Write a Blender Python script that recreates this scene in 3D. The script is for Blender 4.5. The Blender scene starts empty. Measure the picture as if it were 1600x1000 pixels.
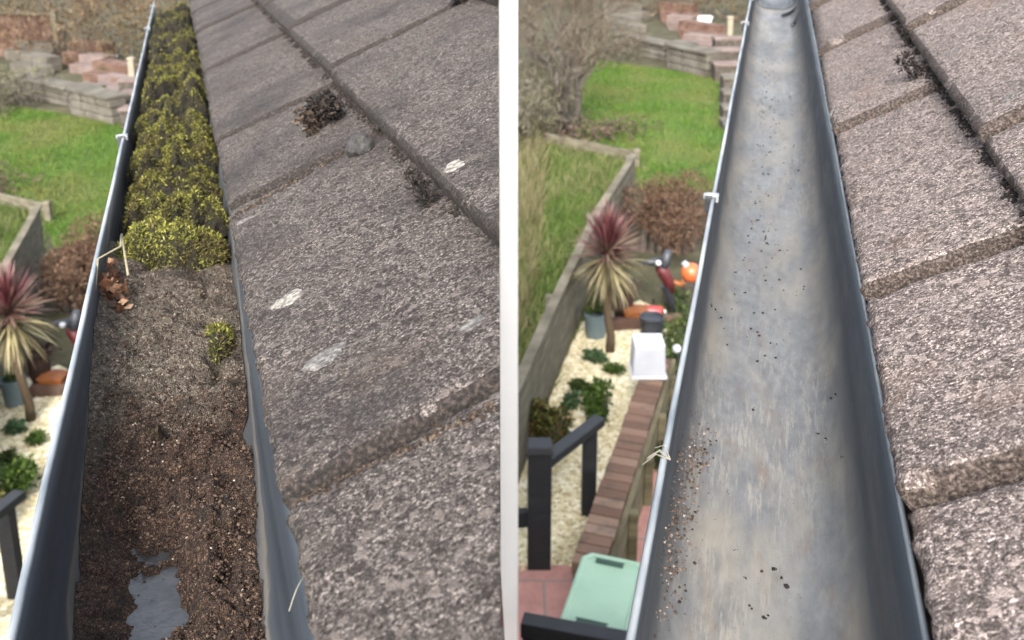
import bpy, bmesh, math, random
import numpy as np
from mathutils import Vector, Matrix, noise
from math import radians as R_, sin, cos, pi
random.seed(7); RNG = np.random.default_rng(7)
S = bpy.context.scene

# ------------------------------------------------------------------ camera
ZC = 3.6; F = 1500.0; PY = 188.0; PX = 800.0; TH = R_(14)
cam_d = bpy.data.cameras.new('camera'); cam = bpy.data.objects.new('camera', cam_d); S.collection.objects.link(cam)
cam.location = (0, 0, ZC); cam.rotation_euler = (R_(90) - TH, 0, 0)
cam_d.sensor_width = 36; cam_d.lens = 36 * F / 1600; cam_d.shift_y = -(500 - PY) / 1600
cam_d.clip_start = 0.02; cam_d.clip_end = 600
cam_d.dof.use_dof = True; cam_d.dof.focus_distance = 0.62; cam_d.dof.aperture_fstop = 15
S.camera = cam
# ------------------------------------------------------------------ world, sun, exposure
SUN_EL, SUN_AZ = R_(38), R_(188)                     # azimuth clockwise from +y (from behind)
w = bpy.data.worlds.new('World'); S.world = w; w.use_nodes = True
nt = w.node_tree; bg = nt.nodes['Background']
sky = nt.nodes.new('ShaderNodeTexSky'); sky.sky_type = 'NISHITA'; sky.sun_disc = False
sky.sun_elevation = SUN_EL; sky.sun_rotation = SUN_AZ; sky.dust_density = 4.0; sky.air_density = 1.0; sky.ozone_density = 1.0
hsv = nt.nodes.new('ShaderNodeHueSaturation'); hsv.inputs['Saturation'].default_value = .42      # thin overcast: a paler sky
nt.links.new(sky.outputs[0], hsv.inputs['Color']); nt.links.new(hsv.outputs[0], bg.inputs[0]); bg.inputs[1].default_value = 0.15
sd = bpy.data.lights.new('sun', 'SUN'); sd.energy = 1.45; sd.angle = R_(18); sd.color = (1.0, 0.955, 0.90)
sun = bpy.data.objects.new('sun', sd); S.collection.objects.link(sun)
dirv = Vector((sin(SUN_AZ) * cos(SUN_EL), cos(SUN_AZ) * cos(SUN_EL), sin(SUN_EL)))
sun.rotation_euler = dirv.to_track_quat('Z', 'Y').to_euler(); sun.location = (0, -3, 12)
S.view_settings.view_transform = 'Standard'; S.view_settings.look = 'None'; S.view_settings.gamma = 1
S.view_settings.exposure = 2.35

# ------------------------------------------------------------------ photo geometry helpers
def ray(px, py):
    x = (px - PX) / F; y = (PY - py) / F
    return np.array([x, cos(TH) + y * sin(TH), -sin(TH) + y * cos(TH)])
def at(px, py, z=0.0):
    r = ray(px, py); k = (z - ZC) / r[2]
    return np.array([r[0] * k, r[1] * k, z])
def depth(p): return p[1] * cos(TH) - (p[2] - ZC) * sin(TH)
def zfor(p, py):                                      # height above p that the photo shows at row py
    k = (PY - py) / F
    return ZC + p[1] * (k * cos(TH) - sin(TH)) / (cos(TH) + k * sin(TH))
def fbm(x, y, z=0.0, sc=1.0, o=4):
    return noise.fractal(Vector((x * sc, y * sc, z * sc)), 1.0, 2.0, o)

# ------------------------------------------------------------------ materials
def new_mat(name):
    m = bpy.data.materials.new(name); m.use_nodes = True
    return m, m.node_tree.nodes, m.node_tree.links, m.node_tree.nodes['Principled BSDF']
def ramp(N, L, fac, cols, interp='LINEAR'):
    r = N.new('ShaderNodeValToRGB'); r.color_ramp.interpolation = interp
    e = r.color_ramp.elements
    while len(e) < len(cols): e.new(0.5)
    for i, (p, c) in enumerate(cols):
        e[i].position = p; e[i].color = (*c, 1)
    L.new(fac, r.inputs[0]); return r.outputs[0]
def coords(N, L, sc=(1, 1, 1)):
    tc = N.new('ShaderNodeTexCoord'); mp = N.new('ShaderNodeMapping'); mp.inputs['Scale'].default_value = sc
    L.new(tc.outputs['Object'], mp.inputs[0]); return mp.outputs[0]
def tex_noise(N, L, v, sc, det=4, rough=.55):
    n = N.new('ShaderNodeTexNoise'); n.inputs['Scale'].default_value = sc; n.inputs['Detail'].default_value = det
    n.inputs['Roughness'].default_value = rough; L.new(v, n.inputs['Vector']); return n.outputs['Fac']
def mix(N, L, fac, a, b, mode='MIX'):
    m = N.new('ShaderNodeMix'); m.data_type = 'RGBA'; m.blend_type = mode
    if isinstance(fac, (int, float)): m.inputs[0].default_value = fac
    else: L.new(fac, m.inputs[0])
    for i, c in ((6, a), (7, b)):
        if isinstance(c, tuple): m.inputs[i].default_value = (*c, 1)
        else: L.new(c, m.inputs[i])
    return m.outputs[2]
def math_n(N, L, op, a, b=None, c=None):
    m = N.new('ShaderNodeMath'); m.operation = op
    for i, v in enumerate((a, b, c)):
        if v is None: continue
        if isinstance(v, (int, float)): m.inputs[i].default_value = v
        else: L.new(v, m.inputs[i])
    return m.outputs[0]
def bump(N, L, b, h, st, dist):
    n = N.new('ShaderNodeBump'); n.inputs['Strength'].default_value = st; n.inputs['Distance'].default_value = dist
    L.new(h, n.inputs['Height']); L.new(n.outputs[0], b.inputs['Normal'])
def simple(name, cols, sc=20, det=5, rough=.85, bst=.4, bdist=.004, bsc=None, vec=(1, 1, 1), spec=.3):
    m, N, L, b = new_mat(name)
    v = coords(N, L, vec); f = tex_noise(N, L, v, sc, det)
    L.new(ramp(N, L, f, cols), b.inputs['Base Color']); b.inputs['Roughness'].default_value = rough
    b.inputs['Specular IOR Level'].default_value = spec
    if bst: bump(N, L, b, tex_noise(N, L, v, bsc or sc * 2, 4), bst, bdist)
    return m
def island(name, cols, rough=.8, trans=0.0, patch=None, spec=.25):
    m, N, L, b = new_mat(name)
    g = N.new('ShaderNodeNewGeometry')
    c = ramp(N, L, g.outputs['Random Per Island'], cols)
    if patch:
        sc, pc, lo, hi = patch
        f = tex_noise(N, L, coords(N, L), sc, 3)
        f = ramp(N, L, f, [(lo, (0, 0, 0)), (hi, (1, 1, 1))])
        c = mix(N, L, f, c, mix(N, L, .65, c, pc))
    L.new(c, b.inputs['Base Color']); b.inputs['Roughness'].default_value = rough
    b.inputs['Specular IOR Level'].default_value = spec
    return m

# weathered concrete roof tile
def tile_mat(name, tint, bright, dark):
    m, N, L, b = new_mat(name)
    v = coords(N, L)
    wv = N.new('ShaderNodeVectorMath'); wv.operation = 'ADD'
    nz = N.new('ShaderNodeTexNoise'); nz.inputs['Scale'].default_value = 260; nz.inputs['Detail'].default_value = 2; L.new(v, nz.inputs['Vector'])
    sc = N.new('ShaderNodeVectorMath'); sc.operation = 'SCALE'; sc.inputs['Scale'].default_value = .0016; L.new(nz.outputs['Color'], sc.inputs[0])
    L.new(v, wv.inputs[0]); L.new(sc.outputs[0], wv.inputs[1]); vv = wv.outputs[0]
    def cell(scale):
        vo = N.new('ShaderNodeTexVoronoi'); vo.inputs['Scale'].default_value = scale; L.new(vv, vo.inputs['Vector'])
        sp = N.new('ShaderNodeSeparateColor'); L.new(vo.outputs['Color'], sp.inputs[0]); return vo, sp
    vo, s1 = cell(560); vo2, s2 = cell(900); vo3, s3 = cell(240)
    def c(r, g, bb): return (r * bright * tint[0], g * bright * tint[1], bb * bright * tint[2])
    nf = tex_noise(N, L, v, 520, 4, .85)
    grain = ramp(N, L, math_n(N, L, 'ADD', math_n(N, L, 'MULTIPLY_ADD', nf, 4.1, -1.78), math_n(N, L, 'MULTIPLY', s1.outputs[0], .45)), [(0, c(.018, .015, .014)), (.28, c(.075, .064, .060)), (.55, c(.165, .143, .135)), (.78, c(.32, .282, .265)), (1, c(.85, .78, .74))])
    grain2 = ramp(N, L, s2.outputs[1], [(0, c(.022, .019, .018)), (.5, c(.14, .122, .115)), (1, c(.50, .45, .42))])
    g = mix(N, L, .25, grain, grain2)
    pit = ramp(N, L, s3.outputs[2], [(.80, (0, 0, 0)), (.92, (.7, .7, .7))])
    g = mix(N, L, pit, g, c(.045, .038, .036))
    chip = ramp(N, L, s3.outputs[0], [(.90, (0, 0, 0)), (.96, (.6, .6, .6))])
    g = mix(N, L, chip, g, c(.42, .37, .35))
    big = tex_noise(N, L, v, 6.5, 5, .62)                               # sooty areas
    g = mix(N, L, ramp(N, L, big, [(.47, (0, 0, 0)), (.66, (dark,) * 3)]), g, c(.062, .058, .058))
    st = tex_noise(N, L, coords(N, L, (5, 26, 8)), 3.0, 5, .6)           # weather streaks down the slope
    g = mix(N, L, ramp(N, L, st, [(.53, (0, 0, 0)), (.76, (.3, .3, .3))]), g, c(.30, .268, .255))
    wh = tex_noise(N, L, v, 75, 5, .7)
    g = mix(N, L, ramp(N, L, wh, [(.63, (0, 0, 0)), (.72, (.6, .6, .6))]), g, c(.46, .43, .40))
    br = tex_noise(N, L, v, 12, 4, .6)
    g = mix(N, L, ramp(N, L, br, [(.55, (0, 0, 0)), (.72, (.4, .4, .4))]), g, c(.20, .138, .105))
    L.new(g, b.inputs['Base Color']); b.inputs['Roughness'].default_value = .92; b.inputs['Specular IOR Level'].default_value = .15
    h = math_n(N, L, 'ADD', math_n(N, L, 'MULTIPLY', vo.outputs['Distance'], -1.0), math_n(N, L, 'MULTIPLY', tex_noise(N, L, v, 330, 4, .7), 2.4))
    bump(N, L, b, h, .8, .0008)
    return m
M = {}
M['tile_l'] = tile_mat('weathered_tile_dark', (1.025, .985, .945), .61, .8)
M['tile_r'] = tile_mat('weathered_tile_pale', (1.055, .978, .935), 1.44, .3)
M['tile_edge'] = simple('tile_edge_moss_shade', [(.34, (.012, .010, .009)), (.5, (.040, .031, .026)), (.68, (.13, .10, .083))], 420, 6, .95, 1, .002)  # moss tone doubling as painted shadow along the tile edges
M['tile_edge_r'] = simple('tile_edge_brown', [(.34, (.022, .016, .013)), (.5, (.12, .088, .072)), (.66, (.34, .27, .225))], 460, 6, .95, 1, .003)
M['void'] = simple('roof_underlay', [(.3, (.012, .012, .012)), (.7, (.02, .019, .018))], 30, 3, .95, 0)
M['lichen'] = simple('lichen', [(.34, (.13, .12, .11)), (.48, (.34, .32, .28)), (.66, (.62, .59, .52))], 260, 4, .95, .7, .002)
M['lichen_dark'] = simple('lichen_ring', [(.38, (.10, .095, .09)), (.52, (.20, .19, .18)), (.70, (.44, .42, .38))], 260, 4, .95, .7, .002)

def gutter_mat(name, weather):
    m, N, L, b = new_mat(name)
    v = coords(N, L)
    sx = N.new('ShaderNodeSeparateXYZ'); L.new(v, sx.inputs[0])
    base = ramp(N, L, tex_noise(N, L, coords(N, L, (60, 3, 60)), 1.0, 5), [(.3, (.048, .062, .082)), (.7, (.088, .108, .132))])
    n1 = tex_noise(N, L, coords(N, L, (30, 9, 30)), 1.0, 5, .6)
    # dirt film on the lower part of the channel, with an irregular tide line
    z = math_n(N, L, 'ADD', sx.outputs[2], math_n(N, L, 'MULTIPLY', n1, -.05))
    if weather:
        f = ramp(N, L, math_n(N, L, 'MULTIPLY_ADD', z, -10, -.32), [(.42, (0, 0, 0)), (.66, (1, 1, 1))])
        str1 = tex_noise(N, L, coords(N, L, (120, 60, 90)), 1.0, 6, .65)
        film = ramp(N, L, str1, [(.28, (.155, .162, .172)), (.45, (.215, .222, .230)), (.6, (.262, .268, .273)), (.75, (.335, .337, .333))])
        pat = tex_noise(N, L, coords(N, L, (22, 7, 10)), 1.0, 5, .6)
        film = mix(N, L, ramp(N, L, pat, [(.45, (0, 0, 0)), (.68, (.8, .8, .8))]), film, (.40, .365, .30))
        pat2 = tex_noise(N, L, coords(N, L, (40, 11, 10)), 1.3, 5, .6)
        film = mix(N, L, ramp(N, L, pat2, [(.55, (0, 0, 0)), (.72, (.7, .7, .7))]), film, (.15, .158, .168))
        msk = ramp(N, L, tex_noise(N, L, coords(N, L, (9, 5, 9)), 1.1, 3), [(.42, (0, 0, 0)), (.6, (1, 1, 1))])
        lng = tex_noise(N, L, coords(N, L, (330, 34, 60)), 1.0, 6, .75)
        scr = ramp(N, L, lng, [(.50, (0, 0, 0)), (.60, (.75, .75, .75))])
        film = mix(N, L, math_n(N, L, 'MULTIPLY', scr, msk), film, (.44, .415, .365))
        lng2 = tex_noise(N, L, coords(N, L, (260, 42, 60)), 1.7, 6, .75)
        film = mix(N, L, math_n(N, L, 'MULTIPLY', ramp(N, L, lng2, [(.55, (0, 0, 0)), (.66, (.6, .6, .6))]), msk), film, (.13, .14, .155))
        rust = tex_noise(N, L, coords(N, L, (55, 14, 20)), 1.2, 6, .65)
        film = mix(N, L, ramp(N, L, rust, [(.57, (0, 0, 0)), (.74, (.65, .65, .65))]), film, (.22, .155, .11))
        col = mix(N, L, f, base, film)
        fine = tex_noise(N, L, v, 420, 3)
        col = mix(N, L, ramp(N, L, fine, [(.66, (0, 0, 0)), (.76, (.6, .6, .6))]), col, (.06, .055, .05))
    else:
        lev = math_n(N, L, 'MULTIPLY_ADD', sx.outputs[1], -.118, .1355)                 # minus the silt level along the run
        q = math_n(N, L, 'ADD', sx.outputs[2], lev)
        q = math_n(N, L, 'ADD', q, math_n(N, L, 'MULTIPLY_ADD', tex_noise(N, L, coords(N, L, (14, 14, 14)), 1.0, 4, .6), .030, -.015))
        f = ramp(N, L, math_n(N, L, 'MULTIPLY_ADD', q, 20, .2), [(.16, (.25, .25, .25)), (.34, (1, 1, 1)), (.42, (.15, .15, .15)), (.6, (0, 0, 0))])
        col = mix(N, L, f, base, (.25, .235, .21))
        sp = tex_noise(N, L, v, 300, 3)
        col = mix(N, L, ramp(N, L, sp, [(.68, (0, 0, 0)), (.76, (.7, .7, .7))]), col, (.2, .17, .14))
    L.new(col, b.inputs['Base Color'])
    L.new(ramp(N, L, n1, [(.3, (.42,) * 3), (.7, (.65,) * 3)]), b.inputs['Roughness'])
    b.inputs['Specular IOR Level'].default_value = .38
    bump(N, L, b, tex_noise(N, L, coords(N, L, (120, 25, 120)), 1.0, 4), .25, .0012)
    return m
M['gutter_l'] = gutter_mat('grey_gutter_plastic', False)
M['gutter_r'] = gutter_mat('weathered_gutter_plastic', True)
M['lip'] = simple('worn_rim', [(.3, (.16, .19, .22)), (.55, (.33, .36, .38)), (.75, (.5, .52, .52))], 60, 4, .45, .2, .001, vec=(1, .3, 1), spec=.5)
M['clip'] = simple('black_clip', [(.3, (.03, .035, .042)), (.7, (.075, .085, .095))], 120, 4, .5, .2, .001, spec=.5)
M['clip_top'] = simple('pale_clip', [(.3, (.3, .33, .35)), (.7, (.52, .55, .57))], 120, 4, .5, .2, .001, spec=.5)

# soil
def soil_mat():
    m, N, L, b = new_mat('gutter_soil'); v = coords(N, L)
    vo = N.new('ShaderNodeTexVoronoi'); vo.inputs['Scale'].default_value = 900; L.new(v, vo.inputs['Vector'])
    sep = N.new('ShaderNodeSeparateColor'); L.new(vo.outputs['Color'], sep.inputs[0])
    gv = math_n(N, L, 'ADD', math_n(N, L, 'MULTIPLY', sep.outputs[0], .4), math_n(N, L, 'MULTIPLY_ADD', tex_noise(N, L, v, 380, 5, .8), 2.9, -1.15))
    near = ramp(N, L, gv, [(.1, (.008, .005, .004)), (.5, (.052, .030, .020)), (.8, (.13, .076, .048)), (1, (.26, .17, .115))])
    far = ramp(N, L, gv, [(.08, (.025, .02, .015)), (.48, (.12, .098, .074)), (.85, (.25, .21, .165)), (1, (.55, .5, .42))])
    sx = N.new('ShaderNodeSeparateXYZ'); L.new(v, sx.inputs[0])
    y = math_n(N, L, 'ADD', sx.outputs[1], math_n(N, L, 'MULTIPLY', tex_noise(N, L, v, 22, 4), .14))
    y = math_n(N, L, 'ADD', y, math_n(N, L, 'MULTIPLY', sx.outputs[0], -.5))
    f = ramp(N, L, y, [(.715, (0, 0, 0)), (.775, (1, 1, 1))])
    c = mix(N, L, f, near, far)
    dk = tex_noise(N, L, v, 45, 4)
    c = mix(N, L, ramp(N, L, dk, [(.54, (0, 0, 0)), (.68, (.75, .75, .75))]), c, (.022, .017, .013))
    gr = tex_noise(N, L, v, 28, 4)
    c = mix(N, L, ramp(N, L, gr, [(.6, (0, 0, 0)), (.72, (.55, .55, .55))]), c, (.055, .05, .018))
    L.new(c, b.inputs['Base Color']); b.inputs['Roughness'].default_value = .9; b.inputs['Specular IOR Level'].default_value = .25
    bump(N, L, b, math_n(N, L, 'ADD', vo.outputs['Distance'], tex_noise(N, L, v, 200, 4)), 1, .003)
    return m
M['soil'] = soil_mat()
M['crumb'] = island('soil_crumb', [(0, (.010, .006, .0045)), (.45, (.045, .026, .018)), (.82, (.095, .060, .041)), (.985, (.17, .125, .09)), (1, (.45, .4, .34))], .92)
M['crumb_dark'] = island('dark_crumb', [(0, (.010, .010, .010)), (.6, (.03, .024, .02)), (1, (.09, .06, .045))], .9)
M['crumb_red'] = island('reddish_crumb', [(0, (.035, .024, .018)), (.5, (.12, .08, .06)), (.85, (.25, .18, .14)), (1, (.5, .44, .4))], .9)
M['water'] = simple('muddy_water', [(.35, (.032, .032, .034)), (.65, (.085, .088, .094))], 110, 5, .36, .35, .002, spec=.6)
M['moss'] = island('moss_fronds', [(0, (.022, .024, .006)), (.35, (.060, .062, .011)), (.7, (.130, .128, .020)), (.93, (.225, .215, .036)), (1, (.32, .29, .12))], .9,
                   patch=(26, (.045, .030, .012), .50, .58))
M['moss_old'] = island('old_moss', [(0, (.03, .026, .01)), (.5, (.085, .075, .022)), (1, (.16, .14, .045))], .95)
M['moss_bed'] = simple('moss_bed', [(.3, (.010, .008, .005)), (.5, (.034, .028, .012)), (.7, (.075, .062, .022))], 160, 5, .95, 1, .004)
M['dead_leaf'] = island('withered_leaf', [(0, (.06, .022, .012)), (.4, (.19, .075, .033)), (.75, (.34, .17, .085)), (1, (.55, .40, .28))], .8)
M['brown_scrap'] = island('brown_scrap', [(0, (.02, .014, .01)), (.6, (.075, .048, .03)), (1, (.22, .16, .11))], .9)
M['stem'] = simple('dry_stem', [(.3, (.38, .33, .2)), (.7, (.58, .52, .36))], 80, 3, .8, 0)

# setting materials
M['brick'] = None
def brick_mat(name, c1, c2, mo, sc, rowh=.25, bw=.5):
    m, N, L, b = new_mat(name); v = coords(N, L)
    br = N.new('ShaderNodeTexBrick'); br.inputs['Scale'].default_value = sc
    br.inputs['Color1'].default_value = (*c1, 1); br.inputs['Color2'].default_value = (*c2, 1); br.inputs['Mortar'].default_value = (*mo, 1)
    br.inputs['Mortar Size'].default_value = .012; br.inputs['Brick Width'].default_value = bw; br.inputs['Row Height'].default_value = rowh
    L.new(v, br.inputs['Vector'])
    n = tex_noise(N, L, v, 14, 5)
    c = mix(N, L, ramp(N, L, n, [(.4, (0, 0, 0)), (.7, (.6, .6, .6))]), br.outputs['Color'], tuple(x * .55 for x in c1))
    L.new(c, b.inputs['Base Color']); b.inputs['Roughness'].default_value = .9
    bump(N, L, b, math_n(N, L, 'ADD', br.outputs['Fac'], math_n(N, L, 'MULTIPLY', tex_noise(N, L, v, 80, 4), -.6)), -.5, .006)
    return m
M['brick'] = brick_mat('house_brick', (.30, .13, .09), (.22, .10, .075), (.35, .33, .30), 2.2)
M['paving'] = brick_mat('pink_paving', (.56, .27, .22), (.50, .25, .21), (.30, .24, .21), 1.5, .5, .5)
M['cap_brick'] = island('cap_brick', [(0, (.17, .098, .066)), (.5, (.28, .17, .118)), (1, (.38, .26, .19))], .9, patch=(9, (.10, .09, .07), .5, .7))
M['mortar'] = simple('mortar', [(.3, (.14, .12, .10)), (.7, (.27, .25, .21))], 60, 4, .95, .4)
M['fascia'] = simple('fascia_paint', [(.3, (.05, .05, .052)), (.7, (.085, .085, .085))], 8, 3, .6, 0)
M['white_paint'] = simple('white_paint', [(.35, (.90, .90, .895)), (.65, (.93, .93, .925))], 6, 3, .6, .05, .001)
M['earth'] = simple('garden_earth', [(.3, (.055, .05, .028)), (.5, (.10, .095, .045)), (.7, (.17, .15, .085))], 3.5, 8, .95, .8, .03, 18)
M['lawn'] = simple('lawn', [(.30, (.05, .125, .012)), (.48, (.10, .19, .02)), (.62, (.17, .215, .05)), (.75, (.26, .24, .11))], 1.1, 8, .95, .9, .03, 40)
M['grass'] = island('lawn_blades', [(0, (.05, .14, .006)), (.5, (.10, .24, .010)), (.85, (.16, .285, .022)), (1, (.28, .28, .10))], .8, patch=(.7, (.25, .235, .07), .44, .62))
M['rough_grass'] = island('rough_grass', [(0, (.06, .11, .015)), (.4, (.12, .19, .03)), (.7, (.24, .25, .08)), (1, (.42, .36, .20))], .85, patch=(.8, (.10, .20, .02), .46, .62))
M['dry_grass'] = island('dry_grass', [(0, (.14, .11, .05)), (.5, (.30, .25, .13)), (.85, (.44, .38, .22)), (1, (.16, .20, .05))], .85)
M['gravel'] = None
def gravel_mat():
    m, N, L, b = new_mat('cream_gravel'); v = coords(N, L)
    vo = N.new('ShaderNodeTexVoronoi'); vo.inputs['Scale'].default_value = 38; L.new(v, vo.inputs['Vector'])
    sep = N.new('ShaderNodeSeparateColor'); L.new(vo.outputs['Color'], sep.inputs[0])
    c = ramp(N, L, sep.outputs[0], [(0, (.34, .28, .16)), (.4, (.57, .50, .31)), (.8, (.68, .62, .43)), (1, (.79, .74, .58))])
    n = tex_noise(N, L, v, 2.6, 5)
    c = mix(N, L, ramp(N, L, n, [(.52, (0, 0, 0)), (.7, (.55, .55, .55))]), c, (.22, .19, .08))
    L.new(c, b.inputs['Base Color']); b.inputs['Roughness'].default_value = .9
    bump(N, L, b, vo.outputs['Distance'], -1, .03)
    return m
M['gravel'] = gravel_mat()
M['pebble'] = island('pebbles', [(0, (.32, .25, .13)), (.5, (.56, .48, .28)), (1, (.76, .69, .48))], .9)
M['fence_wood'] = simple('weathered_boards', [(.3, (.095, .082, .055)), (.5, (.165, .145, .10)), (.7, (.25, .22, .165))], 5, 6, .9, .5, .006, 12, (1, 1, 6))
M['green_wood'] = simple('algae_boards', [(.3, (.13, .11, .055)), (.5, (.26, .22, .12)), (.7, (.38, .33, .2))], 4, 6, .9, .5, .006, 12, (1, 1, 5))
M['black_wood'] = simple('black_stained_timber', [(.3, (.014, .015, .018)), (.6, (.028, .030, .036)), (.8, (.055, .056, .06))], 9, 5, .65, .3, .003, 25, (1, 1, 4), .4)
M['stone'] = simple('pale_stone', [(.3, (.10, .088, .066)), (.5, (.19, .17, .135)), (.7, (.29, .265, .22))], 3.2, 7, .95, .6, .02, 10)
M['sleeper'] = simple('brown_sleeper', [(.3, (.12, .06, .04)), (.5, (.21, .12, .085)), (.7, (.33, .22, .17))], 4, 6, .9, .5, .01, 12)
M['pink_slab'] = simple('pinkish_slab', [(.3, (.19, .13, .11)), (.5, (.28, .21, .185)), (.7, (.36, .28, .25))], 3, 5, .9, .3, .01)
M['cream_wood'] = simple('cream_post', [(.3, (.36, .31, .22)), (.7, (.5, .45, .34))], 5, 4, .85, .2)
M['bark'] = simple('grey_bark', [(.3, (.055, .045, .036)), (.5, (.12, .10, .08)), (.7, (.21, .18, .15))], 14, 6, .95, .8, .01, 30)
M['twig'] = island('bare_twigs', [(0, (.09, .065, .045)), (.5, (.19, .145, .10)), (1, (.31, .26, .20))], .9)
M['brown_hedge'] = island('brown_hedge_leaf', [(0, (.075, .045, .022)), (.4, (.17, .105, .05)), (.75, (.27, .18, .095)), (1, (.36, .28, .18))], .85, patch=(.8, (.12, .125, .045), .5, .66))
M['grey_hedge'] = island('grey_brush', [(0, (.10, .085, .06)), (.5, (.21, .185, .13)), (1, (.34, .31, .24))], .9, patch=(.9, (.16, .18, .06), .48, .64))
M['heather'] = island('dead_heather', [(0, (.07, .035, .020)), (.45, (.15, .080, .045)), (.85, (.24, .14, .085)), (1, (.34, .24, .16))], .9)
M['shrub_y'] = island('yellow_green_leaf', [(0, (.035, .05, .008)), (.5, (.105, .115, .018)), (.85, (.20, .18, .035)), (1, (.26, .12, .04))], .7)
M['shrub_g'] = island('fresh_green_leaf', [(0, (.03, .075, .008)), (.5, (.08, .165, .018)), (1, (.18, .27, .045))], .7)
M['shrub_b'] = island('blue_green_leaf', [(0, (.05, .11, .035)), (.5, (.10, .20, .075)), (1, (.2, .32, .15))], .7)
M['ivy'] = island('dark_ground_leaf', [(0, (.03, .055, .01)), (.6, (.075, .13, .02)), (1, (.15, .19, .04))], .75)
M['bramble'] = island('bramble_leaf', [(0, (.06, .035, .03)), (.5, (.14, .09, .075)), (1, (.24, .17, .12))], .85)
M['cord_red'] = island('cordyline_red', [(0, (.09, .018, .024)), (.5, (.20, .05, .058)), (.85, (.33, .14, .13)), (1, (.42, .26, .22))], .55, spec=.4)
M['cord_yellow'] = island('cordyline_straw', [(0, (.10, .08, .03)), (.4, (.24, .19, .075)), (.8, (.42, .35, .16)), (1, (.58, .51, .30))], .6, spec=.4)
M['cord_mid'] = island('cordyline_mauve', [(0, (.16, .06, .055)), (.5, (.30, .16, .13)), (1, (.42, .30, .20))], .6, spec=.4)
M['palm_trunk'] = simple('palm_trunk', [(.3, (.10, .065, .035)), (.5, (.19, .13, .075)), (.7, (.30, .22, .14))], 30, 4, .95, .8, .006, vec=(1, 1, 5))
M['pot_blue'] = simple('blue_grey_glaze', [(.3, (.14, .20, .22)), (.7, (.23, .30, .32))], 9, 4, .4, .1, .002, spec=.5)
M['pot_brown'] = simple('dark_brown_pot', [(.3, (.05, .025, .018)), (.7, (.11, .055, .04))], 14, 4, .6, .2)
M['orange'] = simple('orange_plastic', [(.3, (.72, .13, .035)), (.7, (.85, .19, .06))], 12, 3, .4, .05, .001, spec=.5)
M['rust_orange'] = simple('rust_orange', [(.3, (.42, .13, .035)), (.7, (.62, .22, .06))], 14, 4, .6, .1)
M['red'] = simple('red_plastic', [(.3, (.52, .055, .05)), (.7, (.66, .11, .09))], 12, 3, .4, .05, .001, spec=.5)
M['dark_red'] = simple('dull_red', [(.3, (.16, .025, .03)), (.7, (.30, .05, .055))], 12, 3, .5, .05)
M['black'] = simple('black_plastic', [(.3, (.016, .018, .024)), (.7, (.036, .038, .048))], 12, 3, .45, .05, .001, spec=.5)
M['navy'] = simple('dark_slate_plastic', [(.3, (.035, .04, .05)), (.7, (.07, .075, .095))], 12, 3, .5, .05, .001, spec=.5)
M['white_plastic'] = simple('white_plastic', [(.3, (.74, .75, .78)), (.7, (.84, .85, .87))], 8, 3, .35, .03, .001, spec=.5)
M['milky'] = simple('milky_plastic', [(.3, (.58, .60, .65)), (.7, (.68, .70, .75))], 8, 3, .35, .03, .001, spec=.5)
M['bin_green'] = simple('pale_green_plastic', [(.3, (.32, .50, .345)), (.5, (.36, .55, .385)), (.7, (.40, .59, .42))], 6, 5, .5, .08, .002, 60, spec=.45)
M['bin_slot'] = simple('slot_shade_green', [(.3, (.05, .12, .085)), (.7, (.09, .18, .13))], 10, 3, .6, 0)  # recess shade of the lid slots put into a darker green
M['straw'] = simple('dry_straw', [(.3, (.36, .34, .28)), (.7, (.56, .54, .45))], 50, 3, .9, 0)

# real-world albedo: everything except the white and pale things is a good deal darker than mid grey
ALB = {k: .355 for k in M}
for k in ('white_paint',): ALB[k] = 1.0
for k in ('white_plastic', 'milky'): ALB[k] = .5
for k in ('gravel', 'pebble'): ALB[k] = .86
ALB['moss_bed'] = .2; ALB['dark_red'] = .25; ALB['moss_old'] = .28
for k in ('paving', 'bin_green'): ALB[k] = .68
for k in ('moss',): ALB[k] = .78
for k in ('soil', 'crumb'): ALB[k] = .56
for k in ('gutter_l', 'gutter_r'): ALB[k] = .345
for k in ('lip', 'orange', 'red', 'fence_wood', 'cap_brick', 'pot_blue'): ALB[k] = .5
for k, m in M.items():
    b = m.node_tree.nodes['Principled BSDF']; l = b.inputs['Base Color'].links[0]; src = l.from_socket
    if ALB[k] < 1: m.node_tree.links.new(mix(m.node_tree.nodes, m.node_tree.links, 1.0, src, (ALB[k],) * 3, 'MULTIPLY'), b.inputs['Base Color'])

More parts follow.
